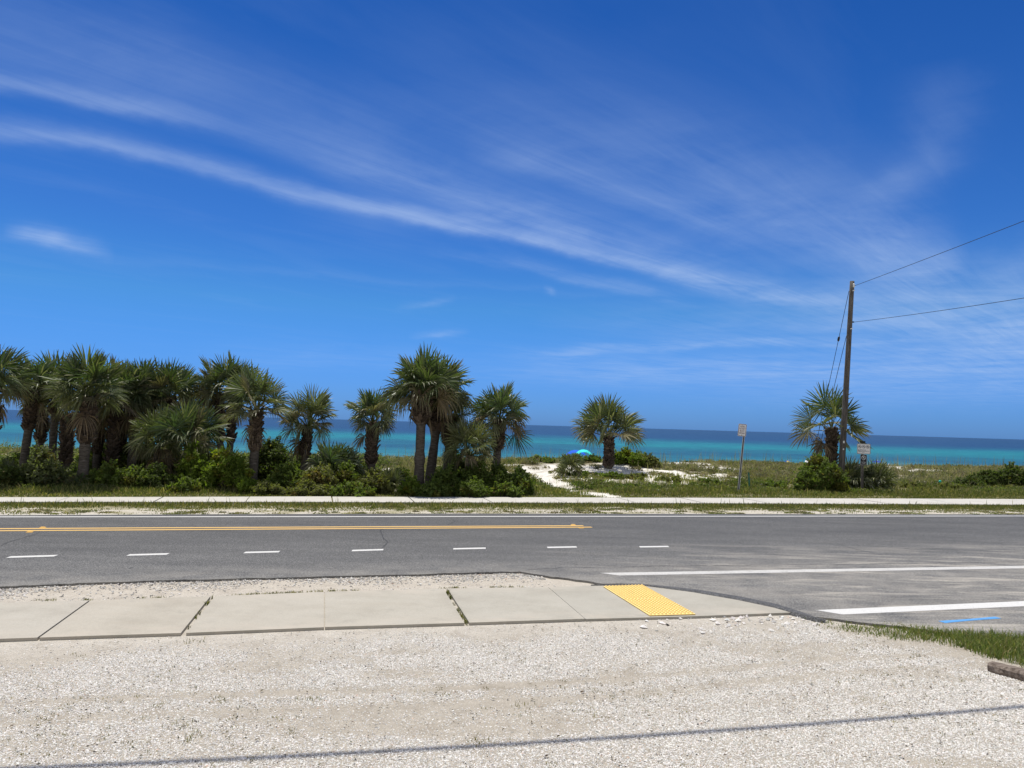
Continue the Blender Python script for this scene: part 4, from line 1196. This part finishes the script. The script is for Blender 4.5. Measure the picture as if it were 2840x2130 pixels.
def cab_y(x):
    if x < shp[0][0]: return np.polyval(cf, shp[0][0]) + dl * (x - shp[0][0])
    if x > shp[-1][0]: return np.polyval(cf, shp[-1][0]) + dr_ * (x - shp[-1][0])
    return np.polyval(cf, x)


cA = np.array([-24.0, cab_y(-24.0), CH]); cB = np.array([B0[0], cab_y(B0[0]), CH])
mb = MB(); mb.tube([(x_, cab_y(x_), CH) for x_ in np.linspace(cA[0], cB[0], 80)], .03, 8)
tag(mb.build('roadside_cable', M['cable']), 'thick black cable strung along the near roadside above the gravel lot', 'cable')
for (bx, by, lab) in ((B0[0], cB[1] + .15, 'roadside pole standing right of the view where the wires end'), (cA[0], cA[1] + .15, 'roadside pole standing left of the view')):
    root = empty('utility_pole', (bx, by, -.03), lab, 'utility pole')
    mb = MB(); mb.tube([(bx, by, z) for z in np.linspace(-.1, 10.5, 10)], np.linspace(.16, .1, 10), 16); child(mb, 'shaft', M['wood'], root, True)
    for z in (CH, 9.4):
        mb = MB(); mb.tube([(bx, by - .22, z), (bx, by + .22, z)], .03, 8); child(mb, 'bolt', M['dark_steel'], root)

# ------------------------------------------------------------------ signs
def textmesh(body, size, align='CENTER', xs=1.0, extrude=0.001):
    cu = bpy.data.curves.new('lettering', 'FONT'); cu.body = body; cu.size = size; cu.align_x = align; cu.align_y = 'CENTER'; cu.extrude = extrude; cu.resolution_u = 2
    ob = bpy.data.objects.new('lettering', cu); COL.objects.link(ob)
    dg = bpy.context.evaluated_depsgraph_get()
    me = bpy.data.meshes.new_from_object(ob.evaluated_get(dg))
    v = np.array([w.co[:] for w in me.vertices]); f = [list(p.vertices) for p in me.polygons]
    bpy.data.objects.remove(ob); bpy.data.curves.remove(cu); bpy.data.meshes.remove(me)
    v[:, 0] *= xs; return v, f


def rrect(w, h, r, n=5):
    p = []
    for cx, cy, a0 in ((w / 2 - r, h / 2 - r, 0), (-w / 2 + r, h / 2 - r, 90), (-w / 2 + r, -h / 2 + r, 180), (w / 2 - r, -h / 2 + r, 270)):
        for k in range(n + 1): a = math.radians(a0 + 90 * k / n); p.append((cx + r * math.cos(a), cy + r * math.sin(a)))
    return np.array(p)


class Face:     # builds in the plane of a sign: local (x, z), depth toward the viewer
    def __init__(s, centre, right, up): s.c = np.asarray(centre); s.r = unit(np.asarray(right)); s.u = unit(np.asarray(up) - s.r * (np.asarray(up) @ s.r)); s.n = np.cross(s.r, s.u)

    def P(s, x, z, d): return s.c + s.r * x + s.u * z + s.n * d

    def plate(s, mb, poly, d0, d1):
        n = len(poly); v = [s.P(x, z, d0) for x, z in poly] + [s.P(x, z, d1) for x, z in poly]
        mb.add(v, quads=[[i, (i + 1) % n, n + (i + 1) % n, n + i] for i in range(n)], ngons=[[n + i for i in range(n)], list(range(n))[::-1]])

    def ringp(s, mb, po, pi, d0, d1):
        n = len(po); v = [s.P(x, z, d) for d in (d0, d1) for x, z in po] + [s.P(x, z, d) for d in (d0, d1) for x, z in pi]
        q = []
        for i in range(n):
            j = (i + 1) % n; q += [[n + i, n + j, 3 * n + j, 3 * n + i], [i, j, n + j, n + i], [2 * n + j, 2 * n + i, 3 * n + i, 3 * n + j]]
        mb.add(v, quads=q)

    def text(s, mb, body, x, z, size, d, align='CENTER', xs=1.0):
        v, f = textmesh(body, size, align, xs); mb.add([s.P(x + a[0], z + a[1], d + a[2]) for a in v], ngons=f)


# leaning sign post
SD = 29.9
b0 = D(2047, 1368, SD); b0[2] = float(hgt(b0[0], SD)); t0 = D(2065.5, 1182, SD)
root = empty('street_sign', b0, 'leaning white metal sign asking not to block the sidewalk, on a grey channel post', 'sign')
ax = unit(t0 - b0); rt = unit(np.cross(np.array([.12, 1.0, 0]), ax)); fn = np.cross(rt, ax)      # fn points to the viewer
mb = MB(); PL = np.linalg.norm(t0 - b0)
for (xo, yo, w, dth) in ((0, .012, .034, .006), (-.02, -.006, .006, .034), (.02, -.006, .006, .034), (-.031, -.022, .022, .005), (.031, -.022, .022, .005)):
    c = b0 + ax * (PL / 2 - .1) + rt * xo - fn * yo * 1.0
    Rm = np.stack([rt, fn, ax], 1); mb.box(c, (w, dth, PL + .2), Rm)
child(mb, 'post', M['steel'], root)
mb = MB(); Rm = np.stack([rt, fn, ax], 1); mb.box(b0 + ax * (PL / 2 - .1) - fn * .007, (.033, .003, PL + .19), Rm); child(mb, 'post_channel', M['dark_steel'], root)
fc = Face(D(2058, 1193, SD) + fn * .045, rt, ax); w, h = .312, .48
mb = MB(); fc.plate(mb, rrect(w, h, .035), -.003, 0); pl = child(mb, 'sign_plate', M['sign_white'], root)


def sub(mb, name, mat, parent_part, root):
    o = mb.build(name, mat, parent_part); o.data.transform(Matrix.Translation(-root.location)); return o


mb = MB(); fc.ringp(mb, rrect(w - .022, h - .022, .03), rrect(w - .05, h - .05, .02), .0005, .003); sub(mb, 'border', M['sign_red'], pl, root)
mb = MB()
for tx, z in (('PLEASE', .135), ('DO NOT', .05), ('BLOCK', -.035), ('SIDEWALK', -.12)): fc.text(mb, tx, 0, z, .085, .003, xs=.62 if tx != 'SIDEWALK' else .52)
sub(mb, 'lettering', M['sign_red'], pl, root)
for z in (.19, -.195):
    mb = MB(); p = [(.011 * math.cos(a), z + .011 * math.sin(a)) for a in np.arange(8) * TAU / 8]; fc.plate(mb, p, 0, .006); sub(mb, 'rivet', M['dark_steel'], pl, root)

# no parking sign on a wooden post
ND = 32.0
b1 = D(2392, 1345, ND); b1[2] = float(hgt(b1[0], ND)); t1 = D(2393, 1229, ND)
root = empty('rules_sign', b1, 'white beach rules sign over a black no-parking sign on a square wooden post', 'sign')
ax = unit(t1 - b1); rt = unit(np.cross(np.array([.16, 1.0, 0]), ax)); fn = np.cross(rt, ax); Rm = np.stack([rt, fn, ax], 1)
PL = np.linalg.norm(t1 - b1)
mb = MB(); mb.box(b1 + ax * (PL / 2 - .1) - fn * .05, (.085, .085, PL + .2), Rm); child(mb, 'post', M['wood'], root)
mb = MB(); mb.box(b1 + ax * (PL + .045) - fn * .05, (.13, .13, .08), Rm, taper=1.5); child(mb, 'post_cap', M['sign_black'], root)
fc = Face(D(2395.5, 1245, ND) + fn * .004, rt, ax); w, h = .53, .43
mb = MB(); fc.plate(mb, rrect(w, h, .03), -.004, 0); pl = child(mb, 'sign_plate', M['sign_white'], root)
mb = MB(); fc.ringp(mb, rrect(w - .01, h - .01, .028), rrect(w - .035, h - .035, .022), .0005, .003)
sub(mb, 'border', M['sign_black'], pl, root)
mb = MB()
for cx in (-.155, 0, .155):
    po = [(cx + .066 * math.cos(a), .09 + .066 * math.sin(a)) for a in np.arange(20) * TAU / 20]; pi_ = [(cx + .054 * math.cos(a), .09 + .054 * math.sin(a)) for a in np.arange(20) * TAU / 20]
    fc.ringp(mb, po, pi_, .0005, .003)
    a = -math.pi / 4; dx, dz = math.cos(a), math.sin(a)
    fc.plate(mb, [(cx - dx * .06 + dz * .006, .09 - dz * .06 - dx * .006), (cx + dx * .06 + dz * .006, .09 + dz * .06 - dx * .006), (cx + dx * .06 - dz * .006, .09 + dz * .06 + dx * .006), (cx - dx * .06 - dz * .006, .09 - dz * .06 + dx * .006)], .0006, .0035)
    # small pictograms
    if cx < 0: fc.plate(mb, [(cx - .035, .075), (cx + .03, .075), (cx + .03, .095), (cx - .01, .105), (cx - .02, .125), (cx - .035, .12)], .0004, .0028)
    elif cx == 0: fc.plate(mb, [(cx - .035, .08), (cx + .02, .072), (cx + .038, .09), (cx + .01, .11), (cx - .015, .1)], .0004, .0028)
    else: fc.plate(mb, [(cx - .035, .115), (cx + .035, .115), (cx + .02, .09), (cx + .03, .055), (cx + .02, .055), (cx + .005, .085), (cx - .005, .085), (cx - .02, .055), (cx - .03, .055), (cx - .018, .09)], .0004, .0028)
sub(mb, 'pictograms', M['sign_black'], pl, root)
mb = MB(); fc.text(mb, 'NO', -.145, -.085, .16, .002, xs=.62)
for tx, z in (('Vehicles', -.045), ('Campfires, Pets', -.09), ('Glass', -.135)): fc.text(mb, tx, -.065, z, .05, .002, 'LEFT', .9)
sub(mb, 'lettering', M['sign_black'], pl, root)
fc = Face(D(2395, 1275, ND) + fn * .004, rt, ax); w, h = .26, .43
mb = MB(); fc.plate(mb, rrect(w, h, .02), -.004, 0); pl = child(mb, 'parking_plate', M['sign_black'], root)
mb = MB(); po = lambda r: [(r * math.cos(a), .085 + r * math.sin(a)) for a in np.arange(24) * TAU / 24]
fc.ringp(mb, po(.085), po(.071), .0005, .003); fc.text(mb, 'P', 0, .085, .13, .002)
a = -math.pi / 4; dx, dz = math.cos(a), math.sin(a)
fc.plate(mb, [(-dx * .078 + dz * .006, .085 - dz * .078 - dx * .006), (dx * .078 + dz * .006, .085 + dz * .078 - dx * .006), (dx * .078 - dz * .006, .085 + dz * .078 + dx * .006), (-dx * .078 - dz * .006, .085 - dz * .078 + dx * .006)], .0006, .0045)
for tx, z in (('No', -.055), ('Overnight', -.105), ('Parking', -.15)): fc.text(mb, tx, 0, z, .045, .002)
fc.ringp(mb, rrect(w, h, .02), rrect(w - .012, h - .012, .016), .0004, .0025)
sub(mb, 'lettering', M['sign_white'], pl, root)

# green marker post
GMD = 31.2
p = D(2079, 1352, GMD); z = float(hgt(p[0], GMD)); tpz = D(2076.5, 1312, GMD)
mb = MB(); v = np.array([[-.028, -.008, -.1], [.028, -.008, -.1], [.028, .008, -.1], [-.028, .008, -.1]]) + [p[0], GMD, z]
tpv = np.array([[-.028, -.008, 0], [.028, -.008, 0], [.028, .008, 0], [-.028, .008, 0]]) + tpz
mid_ = (v + tpv) / 2 + [0, -.012, 0]; pk = tpv * .5 + np.mean(tpv, 0) * .5 + [0, 0, .03]
mb.add(np.r_[v, mid_, tpv, pk], quads=[[k * 4 + i, k * 4 + (i + 1) % 4, k * 4 + 4 + (i + 1) % 4, k * 4 + 4 + i] for k in range(3) for i in range(4)] + [[12, 13, 14, 15]])
tag(mb.build('marker_post', M['green_post'], origin=(p[0], GMD, z)), 'slim dark green marker post in the grass right of the leaning sign', 'marker post')

# landscape timber
a, b = G(2747, 1843, .05), G(2960, 1900, .05); d = unit(b - a); n_ = np.array([-d[1], d[0], 0])
mb = MB(); rings = 14; prof = [(-.062, -.05), (.062, -.05), (.068, -.02), (.068, .025), (.045, .052), (-.045, .052), (-.068, .025), (-.068, -.02)]
vv = []; L_ = np.linalg.norm(b - a)
for k in range(rings):
    c = a + d * L_ * k / (rings - 1); j = .004 * RNG.standard_normal((8, 2))
    sc_ = .9 if k in (0, rings - 1) else 1
    for (u, w_), (j0, j1) in zip(prof, j): vv.append(np.array([c[0], c[1], .03]) + n_ * (u * sc_ + j0) + np.array([0, 0, w_ * sc_ + j1]))
mb.add(vv, quads=[[k * 8 + i, k * 8 + (i + 1) % 8, (k + 1) * 8 + (i + 1) % 8, (k + 1) * 8 + i] for k in range(rings - 1) for i in range(8)], ngons=[list(range(8))[::-1], [(rings - 1) * 8 + i for i in range(8)]])
o = mb.build('landscape_timber', M['timber'], origin=(a[0], a[1], 0)); tag(o, 'weathered grey landscape timber lying at the right edge of the gravel', 'timber')

# teal ball in the hedge
p = D(2607, 1335, 33.2); mb = MB(); r = .055
pr = [(math.sin(t) * r, -math.cos(t) * r) for t in np.linspace(.15, math.pi - .05, 9)]
mb.tube([[p[0], p[1], p[2] + z_] for _, z_ in pr], [q_ for q_, _ in pr], 12)
tag(mb.build('toy_ball', M['teal_ball'], smooth=True), 'small turquoise ball caught in the low hedge at right', 'ball')


# ------------------------------------------------------------------ beach shades
def umbrella(px, top, hw, dist, mat, label, hpx, tilt=0.0, second=None, group='shades on the beach'):
    m = dist / FPX; p = D(px, top, dist); z0 = float(hgt(p[0], dist)); R = hw * m; hh = hpx * m
    root = empty('beach_umbrella', (p[0], dist, z0), label, 'beach umbrella', group)
    mb = MB(); mb.tube([(p[0], dist, z0 - .2), (p[0] + tilt * .3, dist, p[2] + .03)], .025, 6); child(mb, 'pole', M['white_metal'], root)
    n = 8; v = [[p[0] + tilt * .3, dist, p[2]]]; c2 = MB()
    for k, f in enumerate((.45, .8, 1.0)):
        for i in range(n * 2):
            a = TAU * i / (n * 2); dip = .9 if i % 2 else 1.0
            v.append([p[0] + R * f * dip * math.cos(a), dist + R * f * dip * math.sin(a), p[2] - hh * (f ** 1.5) - tilt * math.cos(a) * R * f])
    N2 = n * 2; tr = [[0, 1 + i, 1 + (i + 1) % N2] for i in range(N2)]
    q = [[1 + k * N2 + i, 1 + (k + 1) * N2 + i, 1 + (k + 1) * N2 + (i + 1) % N2, 1 + k * N2 + (i + 1) % N2] for k in range(2) for i in range(N2)]
    if second:
        lo = [f for f in q if (f[0] - 1) % N2 in (10, 11, 12, 13, 14, 15)]; q = [f for f in q if f not in lo]
        vs_ = sorted({i for f in lo for i in f}); s2 = MB(); s2.add([v[i] for i in vs_], quads=[[vs_.index(i) for i in f] for f in lo]); child(s2, 'panel', M[second], root)
    c2.add(v, tris=tr, quads=q); child(c2, 'canopy', M[mat], root)
    return root


def tent(px, top, hw, dist, mat, label, hpx):
    m = dist / FPX; p = D(px, top, dist); z0 = float(hgt(p[0], dist)); W = hw * m; hh = hpx * m
    root = empty('beach_tent', (p[0], dist, z0), label, 'beach tent', 'shades on the beach')
    v = []; nx, ny = 9, 7
    for j in range(ny):
        for i in range(nx):
            u = -1 + 2 * i / (nx - 1); w = -1 + 2 * j / (ny - 1)
            v.append([p[0] + u * W, dist + w * W * .9, p[2] - hh * (abs(u) ** 2.4) - hh * .5 * abs(w) ** 2])
    mb = MB(); mb.add(v, quads=[[j * nx + i, j * nx + i + 1, (j + 1) * nx + i + 1, (j + 1) * nx + i] for j in range(ny - 1) for i in range(nx - 1)]); child(mb, 'canopy', M[mat], root, True)
    for sx_ in (-1, 1):
        for sy in (-1, 1):
            mb = MB(); mb.tube([(p[0] + sx_ * W * .97, dist + sy * W * .85, z0 - .1), (p[0] + sx_ * W * .97, dist + sy * W * .85, p[2] - hh * 1.25)], .03, 6); child(mb, 'leg', M['white_metal'], root)
    return root


tent(1598, 1248, 27, 64, 'blue_cloth', 'bright blue beach tent half hidden behind the turquoise one', 12)
tent(1619, 1246.5, 23, 62, 'turq_cloth', 'turquoise beach tent poking above the dune shrub', 13)
umbrella(2433, 1277, 15, 62, 'navy_cloth', 'dark blue flat beach umbrella right of the no-parking sign', 5)
umbrella(2185, 1276, 10, 60, 'navy_cloth', 'small blue beach umbrella with a yellow edge above the dune grass', 7, .25, 'yellow_cloth')
umbrella(2238, 1275, 6, 60, 'white_cloth', 'small white beach umbrella beside the guy wires', 8, .5)
umbrella(2465, 1286, 3.5, 60, 'white_cloth', 'tiny white pointed shade far right on the beach', 8)
umbrella(2430, 1286, 3, 58, 'white_cloth', 'tiny white pointed shade below the dark blue umbrella', 6)

# ------------------------------------------------------------------ light and sky
sun = bpy.data.lights.new('sun', 'SUN'); sun.energy = 5.0; sun.angle = math.radians(.5); sun.color = (1.0, .955, .865)
so = bpy.data.objects.new('sun', sun); so.rotation_euler = Vector(SV).to_track_quat('Z', 'Y').to_euler(); COL.objects.link(so)
W = bpy.data.worlds.new('World'); SC.world = W; W.use_nodes = True
nt = W.node_tree; nt.nodes.clear()
sky = nt.nodes.new('ShaderNodeTexSky'); sky.sky_type = 'NISHITA'; sky.sun_disc = False
sky.sun_elevation = SUN_EL; sky.sun_rotation = SUN_AZ; sky.altitude = 0; sky.air_density = 1.0; sky.dust_density = .3; sky.ozone_density = 3.0
gen = nt.nodes.new('ShaderNodeTexCoord').outputs['Generated']
sp = nd(nt, 'ShaderNodeSeparateXYZ', ins={0: gen})
el = math_(nt, 'ARCSINE', sp.outputs[2]); azn = math_(nt, 'ARCTAN2', sp.outputs[0], sp.outputs[1])
u = maprange(nt, azn, -math.radians(50), math.radians(50)); v = maprange(nt, el, 0, math.radians(45))
# deep clear-air blue: the sky colour by height
SKYT = [(0.0, (.13, .32, .90)), (.06, (.14, .345, .87)), (.187, (.15, .395, .71)), (.3, (.123, .335, .68)), (.63, (.067, .265, .60)), (1.0, (.05, .22, .52))]
tintn = ramp(nt, v, SKYT)
base = mixc(nt, 1.0, sky.outputs[0], tintn, 'MULTIPLY')


def uv(px, py):      # full-view coordinates (2212 wide) to sky azimuth / height
    d = ray(px * 1.2839, py * 1.2839); d = d / np.linalg.norm(d)
    return (math.atan2(d[0], d[1]) + math.radians(50)) / math.radians(100), math.asin(d[2]) / math.radians(45)


def curve(inp, pts, soft_=False):
    n = nt.nodes.new('ShaderNodeFloatCurve'); c = n.mapping.curves[0]
    pts = sorted(pts)
    while len(c.points) < len(pts): c.points.new(.5, .5)
    for p, (a, b) in zip(c.points, pts): p.location = (a, b); p.handle_type = 'AUTO' if soft_ else 'VECTOR'
    n.mapping.extend = 'HORIZONTAL'; n.mapping.update()
    nt.links.new(inp, n.inputs['Value']); return n.outputs[0]


# wisps drawn out along the wind
zc = math_(nt, 'MAXIMUM', sp.outputs[2], .03)
pv = nd(nt, 'ShaderNodeCombineXYZ', ins={0: math_(nt, 'DIVIDE', sp.outputs[0], zc), 1: math_(nt, 'DIVIDE', sp.outputs[1], zc)}).outputs[0]
fib = noise(nt, stretch(nt, stretch(nt, pv, (1, 1, 1), math.radians(42)), (7, .6, 1)), 1.0, 10, .66, 1.1)
fib2 = noise(nt, stretch(nt, stretch(nt, pv, (1, 1, 1), math.radians(42)), (1.6, .5, 1)), 1.0, 6, .6, .8)
soft = noise(nt, pv, 1.1, 6, .6, .5)
warp = math_(nt, 'MULTIPLY', math_(nt, 'SUBTRACT', noise(nt, stretch(nt, gen, (5, 5, 12)), 1.0, 5, .6), .5), .05)
vw = math_(nt, 'ADD', v, warp); uw = math_(nt, 'ADD', u, math_(nt, 'MULTIPLY', warp, 1.5))
STREAKS = [  # points, half width px, strength
 ([(-150, 60), (0, 85), (300, 140), (560, 220), (800, 300), (1000, 370)], 55, [.3, .34, .36, .24, .2, 0]),
 ([(-100, 168), (0, 180), (200, 212), (420, 257), (560, 292), (640, 312)], 15, [.6, .65, .65, .4, .2, 0]),
 ([(-100, 275), (0, 287), (250, 325), (450, 372), (700, 435), (900, 468), (1100, 505), (1300, 550), (1500, 600), (1700, 642), (1880, 672), (1960, 690)], 15, [.6, .6, .6, .6, .75, .95, 1, 1, 1, .95, .6, 0]),
 ([(500, 270), (800, 372), (1000, 425), (1200, 488), (1400, 550), (1600, 610), (1750, 650)], 32, [0, .5, .6, .6, .5, .35, 0]),
 ([(760, 436), (1000, 466), (1150, 482), (1280, 512), (1400, 545)], 9, [0, .6, .55, .35, 0]),
 ([(700, 200), (900, 240), (1100, 290), (1400, 380), (1700, 480), (1950, 565), (2080, 600)], 85, [0, .15, .28, .42, .45, .45, 0]),
 ([(1000, 330), (1140, 352), (1300, 400), (1500, 478), (1650, 545)], 20, [0, .5, .35, .35, 0]),
 ([(1780, 500), (1880, 545), (1960, 575), (2040, 585), (2100, 590)], 42, [0, .45, .7, .5, 0]),
 ([(0, 508), (60, 512), (120, 520), (190, 533), (250, 552)], 11, [0, .8, 1.0, .6, 0]),
 ([(900, 545), (1050, 568), (1200, 590), (1400, 632), (1520, 660)], 10, [0, .3, .4, .45, 0]),
 ([(1080, 768), (1250, 762), (1400, 752), (1700, 742), (1900, 750), (2000, 760)], 8, [0, .5, .6, .6, .4, 0]),
 ([(1750, 690), (1900, 700), (2050, 715), (2212, 720), (2350, 730)], 62, [0, .6, .85, 1, 1]),
 ([(1000, 800), (1250, 800), (1400, 806), (1900, 800), (2212, 790), (2350, 790)], 26, [0, .5, .6, .6, .6, .6]),
 ([(400, 770), (600, 775), (900, 785), (1100, 800)], 22, [0, .2, .2, 0]),
 ([(850, 664), (920, 658), (990, 648)], 6, [0, .4, 0]),
 ([(880, 728), (950, 722), (1020, 716)], 7, [0, .45, 0]),
 ([(1172, 622), (1188, 626), (1206, 632)], 6, [0, .55, 0]),
 ([(600, 455), (800, 500), (1000, 540)], 30, [0, .15, 0]),
 ([(1150, 700), (1500, 706), (1850, 696), (2212, 640), (2350, 620)], 34, [0, .3, .45, .4, .4]),
 ([(1350, 860), (1700, 850), (2212, 846), (2350, 846)], 30, [0, .25, .4, .4]),
]
acc = None
for (pts, hw, stg) in STREAKS:
    q = [uv(*p) for p in pts]; hwv = hw / 1661 * 1.0 / math.radians(45) 
    cen = curve(u, q, True); strn = curve(u, [(a[0], s_) for a, s_ in zip(q, stg)])
    dv = math_(nt, 'DIVIDE', math_(nt, 'SUBTRACT', vw, cen), hwv)
    # crisper below, feathered above
    dv = math_(nt, 'MULTIPLY', dv, math_(nt, 'SUBTRACT', 1.0, math_(nt, 'MULTIPLY', math_(nt, 'GREATER_THAN', dv, 0.0), .35)))
    g = math_(nt, 'POWER', 2.71828, math_(nt, 'MULTIPLY', math_(nt, 'MULTIPLY', dv, dv), -1.0))
    g = math_(nt, 'MULTIPLY', g, strn)
    acc = g if acc is None else math_(nt, 'SUBTRACT', 1.0, math_(nt, 'MULTIPLY', math_(nt, 'SUBTRACT', 1.0, acc), math_(nt, 'SUBTRACT', 1.0, g)))
# the curl at the upper right, described by height instead
q = [uv(*p) for p in [(1910, 470), (1935, 410), (1985, 350), (2030, 280), (2035, 200), (2000, 130)]]
cen = curve(v, [(b, a) for a, b in q]); strn = curve(v, [(b, s_) for (a, b), s_ in zip(q, [0, .28, .22, .2, .14, 0])])
du = math_(nt, 'DIVIDE', math_(nt, 'SUBTRACT', uw, cen), .022); g = math_(nt, 'MULTIPLY', math_(nt, 'POWER', 2.71828, math_(nt, 'MULTIPLY', math_(nt, 'MULTIPLY', du, du), -1.0)), strn)
acc = math_(nt, 'ADD', acc, g)
tex = math_(nt, 'ADD', math_(nt, 'MULTIPLY', maprange(nt, fib, .3, .72), .4), math_(nt, 'MULTIPLY', maprange(nt, soft, .3, .7), .7))
cl = math_(nt, 'MULTIPLY', acc, math_(nt, 'ADD', .12, math_(nt, 'MULTIPLY', tex, 1.15)))
thin = math_(nt, 'MULTIPLY', maprange(nt, fib2, .5, .8), math_(nt, 'MULTIPLY', maprange(nt, v, .05, .2), .1))
cl = math_(nt, 'MULTIPLY', math_(nt, 'ADD', cl, thin), .5, clamp=True)
col = mixc(nt, cl, base, (3.3, 4.25, 6.0))
# unseen whitish sky added behind the camera for a more neutral fill light
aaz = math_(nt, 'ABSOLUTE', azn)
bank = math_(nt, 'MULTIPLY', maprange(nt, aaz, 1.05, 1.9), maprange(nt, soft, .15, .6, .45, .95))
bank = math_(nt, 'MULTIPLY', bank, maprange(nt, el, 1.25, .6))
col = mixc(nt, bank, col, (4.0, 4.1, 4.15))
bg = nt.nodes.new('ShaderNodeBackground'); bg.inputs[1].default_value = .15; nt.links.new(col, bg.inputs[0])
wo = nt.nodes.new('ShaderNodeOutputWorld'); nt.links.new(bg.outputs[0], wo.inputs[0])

vs = SC.view_settings; vs.view_transform = 'Standard'; vs.look = 'None'; vs.exposure = 0; vs.gamma = 1
SC.cycles.max_bounces = 6; SC.cycles.transparent_max_bounces = 6
